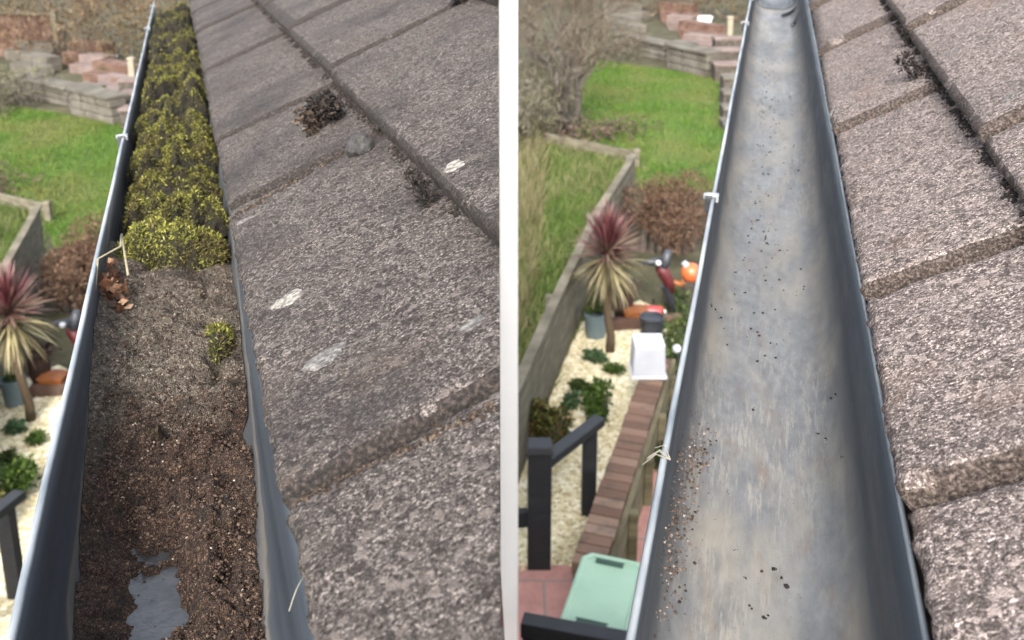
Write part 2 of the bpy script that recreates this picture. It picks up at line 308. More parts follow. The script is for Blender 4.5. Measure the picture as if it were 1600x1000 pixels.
# ------------------------------------------------------------------ mesh building
class MB:
    def __init__(s): s.v = []; s.f = []; s.mi = []; s.n = 0
    def add(s, v, f, mi=0):
        b = s.n; s.v.extend([tuple(map(float, q)) for q in v]); s.n += len(v)
        s.f.extend([tuple(i + b for i in q) for q in f]); s.mi.extend([mi] * len(f)); return s
    def box(s, c, sz, ax=None, mi=0, taper=1.0, bev=0.0):
        """box centred at c with sizes sz; ax = rotation matrix columns; top face scaled by taper; optional bevel"""
        x, y, z = sz[0] / 2, sz[1] / 2, sz[2] / 2
        if bev <= 0:
            P = [(-x, -y, -z), (x, -y, -z), (x, y, -z), (-x, y, -z)] + [(a * taper, b * taper, z) for a, b in ((-x, -y), (x, -y), (x, y), (-x, y))]
            Fc = [(3, 2, 1, 0), (4, 5, 6, 7), (0, 1, 5, 4), (1, 2, 6, 5), (2, 3, 7, 6), (3, 0, 4, 7)]
        else:
            bm = bmesh.new(); bmesh.ops.create_cube(bm, size=1)
            for q in bm.verts:
                t = taper if q.co.z > 0 else 1
                q.co = Vector((q.co.x * sz[0] * t, q.co.y * sz[1] * t, q.co.z * sz[2]))
            bmesh.ops.bevel(bm, geom=bm.edges[:], offset=bev, segments=2, affect='EDGES', profile=.7)
            bm.verts.ensure_lookup_table(); P = [q.co[:] for q in bm.verts]; Fc = [[q.index for q in f.verts] for f in bm.faces]; bm.free()
        c = np.array(c, float)
        if ax is None: P = [np.array(p) + c for p in P]
        else: P = [ax @ np.array(p) + c for p in P]
        return s.add(P, Fc, mi)
    def beam(s, a, b, wd, ht, mi=0, bev=0.004, upv=(0, 0, 1)):
        a = np.array(a, float); b = np.array(b, float); d = b - a; l = np.linalg.norm(d); d /= l
        sx = np.cross(d, upv); sx /= np.linalg.norm(sx); u = np.cross(sx, d)
        return s.box((a + b) / 2, (wd, l, ht), np.column_stack([sx, d, u]), mi, bev=bev)
    def tube(s, pts, rad, n=8, mi=0, cap=True):
        pts = [np.array(p, float) for p in pts]; rad = rad if hasattr(rad, '__len__') else [rad] * len(pts)
        V = []; Fc = []; pu = None
        for i, p in enumerate(pts):
            d = pts[min(i + 1, len(pts) - 1)] - pts[max(i - 1, 0)]; d = d / (np.linalg.norm(d) + 1e-9)
            if pu is None: pu = np.array([1., 0, 0]) if abs(d[0]) < .8 else np.array([0, 1., 0])
            sx = np.cross(d, pu); sx /= np.linalg.norm(sx); u = np.cross(sx, d); pu = u
            for k in range(n):
                a = 2 * pi * k / n; V.append(p + rad[i] * (cos(a) * sx + sin(a) * u))
        for i in range(len(pts) - 1):
            for k in range(n):
                k2 = (k + 1) % n; Fc.append((i * n + k, i * n + k2, (i + 1) * n + k2, (i + 1) * n + k))
        if cap:
            Fc.append(tuple(range(n))[::-1]); Fc.append(tuple((len(pts) - 1) * n + k for k in range(n)))
        return s.add(V, Fc, mi)
    def lathe(s, c, prof, n=28, mi=0):
        V = []; Fc = []; c = np.array(c, float)
        for r, z in prof:
            for k in range(n):
                a = 2 * pi * k / n; V.append(c + np.array([r * cos(a), r * sin(a), z]))
        for i in range(len(prof) - 1):
            for k in range(n):
                k2 = (k + 1) % n; Fc.append((i * n + k, i * n + k2, (i + 1) * n + k2, (i + 1) * n + k))
        if prof[0][0] > 1e-5: Fc.append(tuple(range(n))[::-1])
        if prof[-1][0] > 1e-5: Fc.append(tuple((len(prof) - 1) * n + k for k in range(n)))
        return s.add(V, Fc, mi)
    def blade(s, base, d, ln, wd, droop=.3, seg=4, mi=0, side=None):
        base = np.array(base, float); d = np.array(d, float); d /= np.linalg.norm(d)
        sd = np.cross(d, (0, 0, 1)); sd = sd / np.linalg.norm(sd) if np.linalg.norm(sd) > 1e-3 else np.array([1., 0, 0])
        if side is not None: sd = sd * cos(side) + np.cross(d, sd) * sin(side)
        p = base.copy(); V = []; Fc = []
        for i in range(seg + 1):
            t = i / seg; wv = wd * (.45 + 1.1 * t if t < .4 else (1 - t) / .6 * .9 + .05)
            V += [p - sd * wv / 2, p + sd * wv / 2]
            d = d + np.array([0, 0, -droop / seg]); d /= np.linalg.norm(d); p = p + d * ln / seg
        for i in range(seg): Fc.append((2 * i, 2 * i + 1, 2 * i + 3, 2 * i + 2))
        return s.add(V, Fc, mi)

def link_mesh(name, v, f, mats, parent=None, origin=None, smooth=False, mi=None, matrix=None):
    me = bpy.data.meshes.new(name)
    v = np.asarray(v, float)
    org = np.zeros(3)
    if parent is not None and matrix is None:
        q = parent
        while q is not None: org = org + np.array(q.location); q = q.parent
    elif origin is not None: org = np.array(origin, float)
    if matrix is None: v = v - org
    me.from_pydata(v.tolist(), [], f if isinstance(f, list) else f.tolist())
    for m in (mats if isinstance(mats, (list, tuple)) else [mats]): me.materials.append(m)
    if mi is not None: me.polygons.foreach_set('material_index', list(mi))
    if smooth: me.polygons.foreach_set('use_smooth', [True] * len(me.polygons))
    me.update()
    o = bpy.data.objects.new(name, me); S.collection.objects.link(o)
    if parent is not None: o.parent = parent
    elif matrix is not None: o.matrix_world = matrix
    elif origin is not None: o.location = origin
    return o
def build(name, mb, mats, parent=None, origin=None, smooth=False, label=None):
    o = link_mesh(name, mb.v, mb.f, mats, parent, origin, smooth, mb.mi)
    if label: o['label'] = label
    return o
def thing(name, label, cat, loc, group=None):
    o = bpy.data.objects.new(name, None); S.collection.objects.link(o); o.location = loc; o.empty_display_size = .1
    return tag(o, label, cat, group)
def tag(o, label, cat, group=None):
    o['label'] = label; o['category'] = cat
    if group: o['group'] = group
    return o
def kind(o, k, label=None, cat=None):
    o['kind'] = k
    if label: o['label'] = label
    if cat: o['category'] = cat
    return o

# many small leaf faces at once (numpy): quads folded at random angles
def leaves(P, size, elong=2.2, up=0.0, jitter=.4, tri=False):
    n = len(P); d = RNG.normal(size=(n, 3)); d[:, 2] += up; d /= np.linalg.norm(d, axis=1)[:, None]
    r = RNG.normal(size=(n, 3)); sd = np.cross(d, r); sd /= np.linalg.norm(sd, axis=1)[:, None]
    ln = size * (1 + jitter * RNG.uniform(-1, 1, n))[:, None]; wd = ln / elong
    a = P; b = P + d * ln * .5 + sd * wd * .5; c = P + d * ln; e = P + d * ln * .5 - sd * wd * .5
    V = np.stack([a, b, c, e], 1).reshape(-1, 3)
    i = np.arange(n)[:, None] * 4 + np.array([[0, 1, 2, 3]])
    return V, i
def blob_points(n, c, r, shell=.55, lumps=7, zmin=None):
    c = np.array(c); r = np.array(r) * np.ones(3); out = []
    cs = [np.zeros(3)] + [RNG.normal(size=3) for _ in range(lumps)]
    L = []
    for q in cs[1:]:
        q = q / np.linalg.norm(q) * RNG.uniform(.35, .7); L.append((q, RNG.uniform(.35, .6)))
    L.append((np.zeros(3), .62))
    wts = np.array([b ** 2 for _, b in L]); wts /= wts.sum()
    idx = RNG.choice(len(L), n, p=wts)
    d = RNG.normal(size=(n, 3)); d /= np.linalg.norm(d, axis=1)[:, None]
    rad = shell + (1 - shell) * RNG.uniform(0, 1, n) ** .6
    Q = np.array([L[i][0] for i in idx]) + d * (np.array([L[i][1] for i in idx]) * rad)[:, None]
    P = c + Q * r
    if zmin is not None: P[:, 2] = np.maximum(P[:, 2], zmin + RNG.uniform(0, .03, n))
    return P

# ------------------------------------------------------------------ frames of the two gutters
def frame(vp, a, b, W=.12):
    g = ray(*vp); g /= np.linalg.norm(g); n = np.cross(g, [0, 0, 1]); n /= np.linalg.norm(n); up = np.cross(n, g)
    ra, rb = ray(*a), ray(*b); pa = ra / -(ra @ up); pb = rb / -(rb @ up)
    h = W / ((pb - pa) @ n); return dict(g=g, n=n, up=up, h=h, la=pa @ n * h, lb=pb @ n * h)
CAM = np.array([0, 0, ZC])
FL = frame((271, -132), (25, 990), (500, 1000)); FL.update(phi=R_(29), off=.0015)
FR = frame((1218, -240), (990, 1000), (1440, 990)); FR.update(phi=R_(38), off=.0065)
for f in (FL, FR):
    f['c'] = (f['la'] + f['lb']) / 2
    O = CAM + f['n'] * f['c'] - f['up'] * f['h']
    f['O'] = O
    f['mat'] = Matrix([[*r, o] for r, o in zip(np.column_stack([f['n'], f['g'], f['up']]), O)] + [[0, 0, 0, 1]])
    u = f['n'] * cos(f['phi']) + f['up'] * sin(f['phi']); N_ = -f['n'] * sin(f['phi']) + f['up'] * cos(f['phi'])
    Or = CAM + f['n'] * (f['lb'] + f['off']) - f['up'] * (f['h'] - .015)
    f['Or'] = Or; f['u'] = u; f['N'] = N_
    # roof local axes: x = up the slope, y = along the eave (negated to keep it right handed), z = normal
    f['rmat'] = Matrix([[*r, o] for r, o in zip(np.column_stack([u, f['g'], N_]), Or)] + [[0, 0, 0, 1]])
HW = .06
PROF = [(-.0600, 0), (-.0594, -.020), (-.0582, -.045), (-.0562, -.065), (-.050, -.081), (-.036, -.0892), (-.014, -.092),
        (0, -.093), (.014, -.092), (.030, -.0885), (.042, -.080), (.049, -.065), (.0530, -.045), (.0562, -.020), (.0600, 0)]
px_, pz_ = np.array(PROF).T
def floor_d(x): return float(np.interp(x, px_, pz_))
def half_w(d, sd=1): return float(np.interp(d, pz_[7:], px_[7:])) if sd > 0 else float(np.interp(d, pz_[7::-1], -px_[7::-1]))
def g_at(f, px, py, d=None):
    """pixel -> (x across, s along) in gutter coordinates, on the channel surface or on a level d"""
    r = ray(px, py); dd = -.088 if d is None else d
    for _ in range(6):
        k = (-f['h'] + dd) / (r @ f['up']); p = r * k; x = p @ f['n'] - f['c']; s = p @ f['g']
        if d is None: dd = floor_d(max(-.06, min(.06, x))) * .5 + dd * .5
    return x, s
def loc2world(m, v): return np.array(m @ Vector(v))

# ------------------------------------------------------------------ ground
def ground_z(x, y):
    a = x / max(y, 1.0); t = min(1, max(0, (a + .24) / .16)); t = t * t * (3 - 2 * t)
    return -.4 * (1 - t)
xs = np.unique(np.concatenate([np.linspace(-200, 200, 41), np.linspace(-12, 12, 49), np.linspace(-3, 1, 41)]))
ys = np.unique(np.concatenate([np.linspace(-60, 300, 37), np.linspace(-2, 30, 65), np.linspace(0, 8, 33)]))
V = [(x, y, ground_z(x, y)) for y in ys for x in xs]; nx = len(xs)
Fc = [(j * nx + i, j * nx + i + 1, (j + 1) * nx + i + 1, (j + 1) * nx + i) for j in range(len(ys) - 1) for i in range(nx - 1)]
kind(link_mesh('ground', V, Fc, M['earth']), 'structure')

def sheet(name, poly, z, mat, lift=.006):
    V = [(p[0], p[1], z + lift) for p in poly]
    return kind(link_mesh(name, V, [tuple(range(len(V)))], mat), 'structure')

# ------------------------------------------------------------------ roofs and houses
def make_roof(parent, f, courses, smin, smax, mat, cut=None, th=.0225, lat=.0030, gap=.0016, edge='tile_edge'):
    """courses: list of (t0, t1, joints)"""
    V = []; Fc = []; mi = []
    rt = np.random.default_rng(3)
    for ci, (t0, t1, joints) in enumerate(courses):
        js = [j for j in joints if smin < j < smax]; js = [smin] + js + [smax]
        for k in range(len(js) - 1):
            a, b = js[k] + gap, js[k + 1] - gap
            mid = (a + b) / 2
            res = .0042 if mid < .9 and ci < 2 else (.008 if mid < 1.6 and ci < 3 else .02)
            ns = max(4, int((b - a) / res)); ntt = max(4, int((t1 + .03 - t0) / res))
            base = len(V); dz = rt.uniform(-.0012, .0012); sk = rt.uniform(-.003, .003); dl = rt.uniform(-.002, .002)
            for i in range(ntt + 1):
                for j in range(ns + 1):
                    u_ = i / ntt; w_ = j / ns
                    t = t0 + dl + sk * (w_ - .5) + (t1 + .03 - t0) * u_; s = a + (b - a) * w_
                    e = noise.noise(Vector((s * 60, t * 60, ci * 9.1))) * .0012
                    z = th * (1 - u_) * 1.0 + lat * (1 - w_) + dz
                    z += fbm(s, t, ci * 3.3, 55, 3) * .0011 + fbm(s, t, ci * 3.3, 9, 2) * .0012
                    # rounded, chipped arrises
                    ed = min((t - t0 - dl) if i < 8 else 1, (s - a) if j < 8 else 1, (b - s) if j > ns - 8 else 1)
                    if ed < .008: z -= (.008 - ed) ** 2 * 70 * (1 + .9 * noise.noise(Vector((s * 90, t * 90, 4.2))))
                    if i == 0: t += noise.noise(Vector((s * 85, ci * 7.0, .3))) * .0024
                    if j in (0, ns): s += noise.noise(Vector((t * 85, ci * 7.0 + k, 1.3))) * .0018
                    V.append((t, s, z + e * .3))
            w1 = ns + 1
            for i in range(ntt):
                for j in range(ns):
                    q = base + i * w1 + j; Fc.append((q, q + w1, q + w1 + 1, q + 1)); tv = t0 + (t1 + .03 - t0) * i / ntt
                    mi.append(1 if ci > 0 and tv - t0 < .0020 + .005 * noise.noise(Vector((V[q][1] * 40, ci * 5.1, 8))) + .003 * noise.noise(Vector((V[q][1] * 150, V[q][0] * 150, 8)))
                              or (b - a) * j / ns < .0014 + .0018 * noise.noise(Vector((V[q][0] * 45, k * 5.1, 8))) + .0022 * noise.noise(Vector((V[q][1] * 170, V[q][0] * 170, 3))) else 0)  # dark strip along drip edges and joints: stain plus painted shadow
            # front and side skirts
            fr = [base + j for j in range(ns + 1)]; sl = [base + i * w1 for i in range(ntt + 1)]; sr = [base + i * w1 + ns for i in range(ntt + 1)]
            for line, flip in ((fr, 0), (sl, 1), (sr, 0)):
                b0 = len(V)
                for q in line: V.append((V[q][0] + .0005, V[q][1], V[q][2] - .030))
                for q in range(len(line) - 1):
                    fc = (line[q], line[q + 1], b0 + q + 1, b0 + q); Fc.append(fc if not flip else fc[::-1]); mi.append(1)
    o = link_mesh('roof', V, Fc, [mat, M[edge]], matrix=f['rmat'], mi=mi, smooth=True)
    tm = courses[-1][1]
    d = link_mesh('roof_deck', [(.012, smin, -.021), (tm, smin, -.021), (tm, smax, -.021), (.012, smax, -.021),
                                (.012, smin, -.03), (tm, smin, -.03), (tm, smax, -.03), (.012, smax, -.03)],
                  [(0, 3, 2, 1), (4, 5, 6, 7), (0, 1, 5, 4), (1, 2, 6, 5), (2, 3, 7, 6), (3, 0, 4, 7)], M['void'], matrix=f['rmat'])
    if cut is not None:
        for ob in (o, d):
            bm = bmesh.new(); bm.from_mesh(ob.data)
            inv = f['rmat'].inverted(); co = inv @ Vector(cut[0]); no = inv.to_3x3() @ Vector(cut[1])
            bmesh.ops.bisect_plane(bm, geom=bm.verts[:] + bm.edges[:] + bm.faces[:], plane_co=co, plane_no=no, clear_outer=True)
            bm.to_mesh(ob.data); bm.free()
    for ob in (o, d):
        ob.parent = parent; ob.matrix_parent_inverse = Matrix.Translation(-Vector(parent.location))
    return o

cut_az = math.atan2((781.5 - PX) / F, cos(TH) - .1)
cdir = np.array([sin(cut_az), cos(cut_az), 0]); cno = np.array([cdir[1], -cdir[0], 0])
def run(a, step, n): return [a + step * i for i in range(n)]
cl = [(0, .155, [.40, .868, 1.147, 1.69, 2.28] + run(2.75, .47, 6)),
      (.155, .352, [.45, 1.158, 1.60, 2.06] + run(2.5, .47, 6)),
      (.352, .56, run(.62, .47, 12)), (.56, .77, run(.42, .47, 12)), (.77, .98, run(.62, .47, 12)), (.98, 1.25, run(.42, .47, 12))]
hl = thing('house', 'house with dark weathered concrete roof tiles behind the moss-filled gutter', 'house', tuple(np.array([-.4, 3.4, -.4])))
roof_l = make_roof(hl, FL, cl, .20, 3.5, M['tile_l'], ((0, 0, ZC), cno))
cr = [(0, .118, [.418, .637, 1.04, 1.46] + run(1.88, .42, 6)),
      (.118, .325, [.36, .80, 1.27, 1.68] + run(2.1, .42, 6)),
      (.325, .53, run(.58, .42, 10)), (.53, .74, run(.38, .42, 10))]
hr = thing('house', 'house with pale gritty concrete roof tiles beside the cleaned gutter', 'house', (1.2, 2.5, 0))
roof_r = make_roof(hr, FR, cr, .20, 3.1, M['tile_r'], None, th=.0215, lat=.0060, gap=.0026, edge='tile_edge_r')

def wall_prism(parent, pts, z0, ztops):
    n = len(pts); V = [(p[0], p[1], z0) for p in pts] + [(p[0], p[1], z) for p, z in zip(pts, ztops)]
    Fc = [tuple(range(n))[::-1], tuple(range(n, 2 * n))] + [(i, (i + 1) % n, n + (i + 1) % n, n + i) for i in range(n)]
    return link_mesh('wall', V, Fc, M['brick'], parent)
def roof_xy(f, t, s): return f['Or'] + f['u'] * t + f['g'] * s - f['N'] * .045
def on_cut(f, t):                                        # s where slope line t meets the verge plane
    p0 = f['Or'] + f['u'] * t; return -((p0 - CAM) @ cno) / (f['g'] @ cno)
pts = []
for t, s in ((.05, on_cut(FL, .05) + .06), (.05, 3.4), (1.05, 3.4)):
    pts.append(roof_xy(FL, t, s))
wall_prism(hl, pts, -.4, [p[2] for p in pts])
pts = [roof_xy(FR, .05, .3), roof_xy(FR, .05, 3.0), roof_xy(FR, .7, 3.0), roof_xy(FR, .7, .3)]
wall_prism(hr, pts[::-1], 0, [p[2] for p in pts[::-1]])
for f, par, s0, s1 in ((FL, hl, .22, 3.4), (FR, hr, .24, 3.0)):
    mb = MB(); a = f['O'] + f['n'] * .078 - f['up'] * .085
    mb.beam(a + f['g'] * (s0 + .1), a + f['g'] * s1, .016, .15, upv=f['up'])
    build('fascia', mb, M['fascia'], par)

# lichen and growth on the left roof
def rpix(f, px, py):
    r = ray(px, py); k = ((f['Or'] + f['N'] * .006 - CAM) @ f['N']) / (r @ f['N']); p = CAM + r * k - f['Or']
    return p @ f['u'], p @ f['g']
def tile_top(f, ob, t, s):
    ok, co, no, _ = ob.ray_cast(Vector((t, s, .08)), Vector((0, 0, -1)))
    return co.z if ok else .008
bpy.context.view_layer.update()
def lichen(f, roof, px, py, rt, rs, mat, seed, rot=0.0):
    t0, s0 = rpix(f, px, py); V = []; Fc = []
    n = 30; rings = [0, .5, .85, 1.0]
    for ri, rr in enumerate(rings):
        for k in range(n):
            a = 2 * pi * k / n; w_ = 1 + .38 * noise.noise(Vector((cos(a) * 1.7, sin(a) * 1.7, seed))) + .18 * noise.noise(Vector((cos(a) * 5, sin(a) * 5, seed + 3)))
            dt, ds = rr * w_ * rt * cos(a), rr * w_ * rs * sin(a)
            t, s = t0 + dt * cos(rot) - ds * sin(rot), s0 + dt * sin(rot) + ds * cos(rot)
            V.append((t, s, tile_top(f, roof, t, s) + (.0004 if rr < 1 else -.0006) + .0003 * noise.noise(Vector((t * 400, s * 400, 0)))))
    for ri in range(3):
        for k in range(n):
            k2 = (k + 1) % n; Fc.append((ri * n + k, (ri + 1) * n + k, (ri + 1) * n + k2, ri * n + k2))
    o = link_mesh('lichen_patch', V, Fc, mat, matrix=f['rmat'], smooth=True)
    o.parent = roof; o.matrix_parent_inverse = Matrix.Identity(4); o.matrix_local = Matrix.Identity(4)
    return o
for a in ((470, 495, .0125, .0095, M['lichen'], 1.1, .15), (528, 585, .013, .0085, M['lichen_dark'], 2.6, .1), (727, 291, .009, .009, M['lichen'], 3.2, .3),
          (512, 38, .005, .007, M['lichen_dark'], 5.4, .0), (535, 78, .005, .006, M['lichen_dark'], 6.0, 0),
          (745, 515, .008, .006, M['lichen_dark'], 7.0, .2), (398, 366, .009, .004, M['lichen_dark'], 7.7, 0)):
    lichen(FL, roof_l, *a)
for a in ((1500, 100, .010, .004, M['lichen_dark'], 1.9, 0), (1312, 195, .006, .004, M['lichen'], 2.9, .2), (1592, 180, .006, .006, M['lichen_dark'], 3.9, .2)):
    lichen(FR, roof_r, *a)

def pieces(n, P, rmin, rmax, flat=.7):
    """n small irregular octahedral crumbs at P (numpy), triangles"""
    o = np.array([[1, 0, 0], [-1, 0, 0], [0, 1, 0], [0, -1, 0], [0, 0, 1], [0, 0, -1]], float)
    tf = np.array([[0, 2, 4], [2, 1, 4], [1, 3, 4], [3, 0, 4], [2, 0, 5], [1, 2, 5], [3, 1, 5], [0, 3, 5]])
    r = rmin + (rmax - rmin) * RNG.uniform(0, 1, n) ** 2.2
    Q = o[None] * RNG.uniform(.72, 1.2, (n, 6, 1)); Q[:, :, 2] *= flat
    a = RNG.uniform(0, 2 * pi, n); b = RNG.uniform(-.8, .8, n)
    ca, sa, cb, sb = np.cos(a), np.sin(a), np.cos(b), np.sin(b)
    X = Q[:, :, 0] * ca[:, None] - Q[:, :, 1] * sa[:, None]; Y = Q[:, :, 0] * sa[:, None] + Q[:, :, 1] * ca[:, None]; Z = Q[:, :, 2]
    Y2 = Y * cb[:, None] - Z * sb[:, None]; Z2 = Y * sb[:, None] + Z * cb[:, None]
    W_ = np.stack([X, Y2, Z2], 2) * r[:, None, None] + P[:, None, :]
    return W_.reshape(-1, 3), (np.arange(n)[:, None, None] * 6 + tf[None]).reshape(-1, 3)

# brown crumbs and moss packed along the joints and under the drip edges
def joint_crumbs(f, roof, px0, px1, n, spread, rmax, label):
    (ta, sa), (tb, sb) = rpix(f, *px0), rpix(f, *px1)
    P = []
    for _ in range(n):
        q = random.random(); t = ta + (tb - ta) * q + random.gauss(0, spread * .5); s = sa + (sb - sa) * q + random.gauss(0, spread)
        P.append((t, s, tile_top(f, roof, t, s) + .0006))
    V, Fc = pieces(n, np.array(P), .0007, rmax)
    o = link_mesh('joint_crumbs', V, Fc, M['brown_scrap'], matrix=f['rmat'])
    kind(o, 'stuff', label, 'dirt')
joint_crumbs(FL, roof_l, (490, 820), (778, 640), 220, .0022, .0016, 'brown crumbs packed along the nearest joint of the dark roof')
joint_crumbs(FL, roof_l, (380, 362), (545, 240), 160, .003, .0026, 'brown crumbs in the joint below the moss tuft on the dark roof')
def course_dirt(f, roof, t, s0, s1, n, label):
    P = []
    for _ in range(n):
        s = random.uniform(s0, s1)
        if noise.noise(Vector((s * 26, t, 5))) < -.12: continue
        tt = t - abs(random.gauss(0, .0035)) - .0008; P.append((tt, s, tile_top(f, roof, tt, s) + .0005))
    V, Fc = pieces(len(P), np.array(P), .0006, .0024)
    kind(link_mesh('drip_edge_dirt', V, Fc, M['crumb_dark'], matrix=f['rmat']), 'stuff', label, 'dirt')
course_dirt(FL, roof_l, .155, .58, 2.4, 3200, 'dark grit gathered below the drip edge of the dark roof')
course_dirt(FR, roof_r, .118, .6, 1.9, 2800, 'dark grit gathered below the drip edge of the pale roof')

def tuft(f, roof, px, py, rad, n, mat, name, label, cat, ln=.008, hgt=.6, elong=2.5):
    t, s = rpix(f, px, py); z = tile_top(f, roof, t, s)
    P = blob_points(n, (t, s, z + rad * hgt * .5), (rad * 1.15, rad, rad * hgt), .5, 5, z)
    V, i = leaves(P, ln, elong); o = link_mesh(name, V, i, mat)
    m = f['rmat'] @ Matrix.Translation((t, s, z)); me = o.data
    me.transform(Matrix.Translation((-t, -s, -z))); o.matrix_world = m
    return tag(o, label, cat)
tuft(FL, roof_l, 524, 194, .021, 1500, M['dead_leaf'] if 0 else M['crumb_dark'], 'moss_tuft', 'ragged dark brown moss tuft wedged below the drip edge of the dark roof', 'moss', .006, .8, 2.0)
tuft(FL, roof_l, 497, 216, .011, 160, M['brown_scrap'], 'dry_leaf_scrap', 'scrap of dry brown leaf beside the dark moss tuft on the roof', 'leaf', .007, .5, 1.6)
tuft(FL, roof_l, 672, 318, .008, 360, M['crumb_dark'], 'moss_tuft', 'small dark moss tuft on the drip edge beside a pale lichen spot', 'moss', .004)
tuft(FL, roof_l, 722, 4, .012, 200, M['crumb_dark'], 'moss_tuft', 'black tuft in place of the dark hole ending the long joint, top of the dark roof', 'moss', .009)  # black tuft put in for the dark of a hole in the joint
tuft(FR, roof_r, 1440, 125, .010, 260, M['crumb_dark'], 'moss_tuft', 'dark moss tuft at the tile corner of the pale roof', 'moss', .006)
tuft(FR, roof_r, 1425, 70, .007, 160, M['crumb_dark'], 'moss_tuft', 'small dark moss tuft higher up the drip edge of the pale roof', 'moss', .006)
# rounded dark lump
t, s = rpix(FL, 568, 236); z = tile_top(FL, roof_l, t, s)
bm = bmesh.new(); bmesh.ops.create_icosphere(bm, subdivisions=4, radius=.0135)
for v in bm.verts: v.co *= 1 + .22 * noise.noise(v.co * 110) + .1 * noise.noise(v.co * 320); v.co.z *= .8
me = bpy.data.meshes.new('dirt_lump'); bm.to_mesh(me); bm.free(); me.materials.append(simple('dark_lump', [(.3, (.012, .012, .012)), (.7, (.04, .038, .036))], 260, 4, .95, .8, .002))
me.polygons.foreach_set('use_smooth', [True] * len(me.polygons))
o = bpy.data.objects.new('dirt_lump', me); S.collection.objects.link(o); o.matrix_world = FL['rmat'] @ Matrix.Translation((t, s, z + .005))
tag(o, 'rounded dark grey lump of dirt lying at the end of a roof joint', 'dirt lump')

# ------------------------------------------------------------------ gutters
def make_gutter(f, label, s0, s1, mat, clips, roof_side_lip=True):
    root = thing('gutter', label, 'gutter', (0, 0, 0)); root.matrix_world = f['mat']
    th = .0024
    inner = PROF
    outer = [(x + (th if x > 0.02 else -th if x < -.02 else 0), z - (th if abs(x) < .055 else 0)) for x, z in PROF]
    n = int((s1 - s0) / .02); m = len(inner); V = []; Fc = []
    for i in range(n + 1):
        s = s0 + (s1 - s0) * i / n
        wob = .0007 * noise.noise(Vector((s * 5, 0, 2)))
        for x, z in inner: V.append((x + wob, s, z))
        for x, z in outer: V.append((x + wob, s, z))
    for i in range(n):
        a, b = i * 2 * m, (i + 1) * 2 * m
        for k in range(m - 1):
            Fc.append((a + k, a + k + 1, b + k + 1, b + k)); Fc.append((a + m + k + 1, a + m + k, b + m + k, b + m + k + 1))
        Fc.append((a, b, b + m, a + m)); Fc.append((a + m - 1, a + 2 * m - 1, b + 2 * m - 1, b + m - 1))
    ch = link_mesh('channel', V, Fc, mat, matrix=Matrix.Identity(4), smooth=True); ch.parent = root
    for sx in (-1, 1):
        mb = MB(); pts = []
        for i in range(n + 1):
            s = s0 + (s1 - s0) * i / n; wob = .0007 * noise.noise(Vector((s * 5, 0, 2)))
            pts.append((sx * .0614 + wob, s, .0004))
        mb.tube(pts, .0021 if sx < 0 else .0016, 8)
        o = link_mesh('rim', mb.v, mb.f, M['lip'], matrix=Matrix.Identity(4), smooth=True); o.parent = root
    for s in clips:
        mb = MB()
        P = [(x * 1.06, z * 1.05 - .001) for x, z in PROF]                     # strap hugging the outside
        for k in range(len(P) - 1):
            (x0, z0), (x1, z1) = P[k], P[k + 1]
            mb.beam((x0, s, z0), (x1, s, z1), .016, .003, bev=0, upv=(-(z1 - z0), 0, x1 - x0))
        mb.box((-.0655, s, -.004), (.007, .015, .016), bev=.0012)
        o = link_mesh('bracket', mb.v, mb.f, M['clip'], matrix=Matrix.Identity(4)); o.parent = root
        mb = MB(); mb.box((-.0630, s, .0040), (.0095, .007, .0030), bev=.0010); mb.box((-.0575, s, .0015), (.0028, .009, .007), bev=.0007)
        mb.box((-.0688, s, .0025), (.004, .006, .005), bev=.0010)
        c = link_mesh('clip', mb.v, mb.f, M['clip_top'], matrix=Matrix.Identity(4)); c.parent = o
    return root
def s_rim(f, px, py): return g_at(f, px, py, 0.0)[1]
clipsL = [s_rim(FL, 190, 216), s_rim(FL, 228, 46), 3.4]
gl = make_gutter(FL, 'grey plastic gutter choked with soil and moss along the dark roof', .30, 3.6, M['gutter_l'], clipsL)
clipsR = [s_rim(FR, 1116, 311), s_rim(FR, 1168, 38), 2.2]
gr = make_gutter(FR, 'cleaned grey plastic gutter with a weathered empty channel along the pale roof', .30, 3.2, M['gutter_r'], clipsR)
# union piece at the far end of the cleaned gutter
sU = g_at(FR, 1215, 14, -.09)[1]
mb = MB(); P = [(x * .985, z * .985) for x, z in PROF]
for k in range(len(P) - 1):
    (x0, z0), (x1, z1) = P[k], P[k + 1]
    mb.beam((x0, sU + .07, z0), (x1, sU + .07, z1), .14, .003, bev=0, upv=(-(z1 - z0), 0, x1 - x0))
o = link_mesh('union_sleeve', mb.v, mb.f, M['gutter_l'], matrix=Matrix.Identity(4)); o.parent = gr
for (x0, x1, ds, wd) in ((.010, .046, -.12, .012), (.032, .0515, -.30, .014)):
    mb = MB(); pts = []
    for k in range(9):
        x = x0 + (x1 - x0) * k / 8; pts.append((x, sU + ds + .03 * k / 8 * (1 if ds < 0 else .5), floor_d(x) + .0045))
    mb.tube(pts, [.001] + [wd * .38] * 7 + [.001], 6)
    o = link_mesh('seal', mb.v, mb.f, M['black'], matrix=Matrix.Identity(4)); o.parent = gr

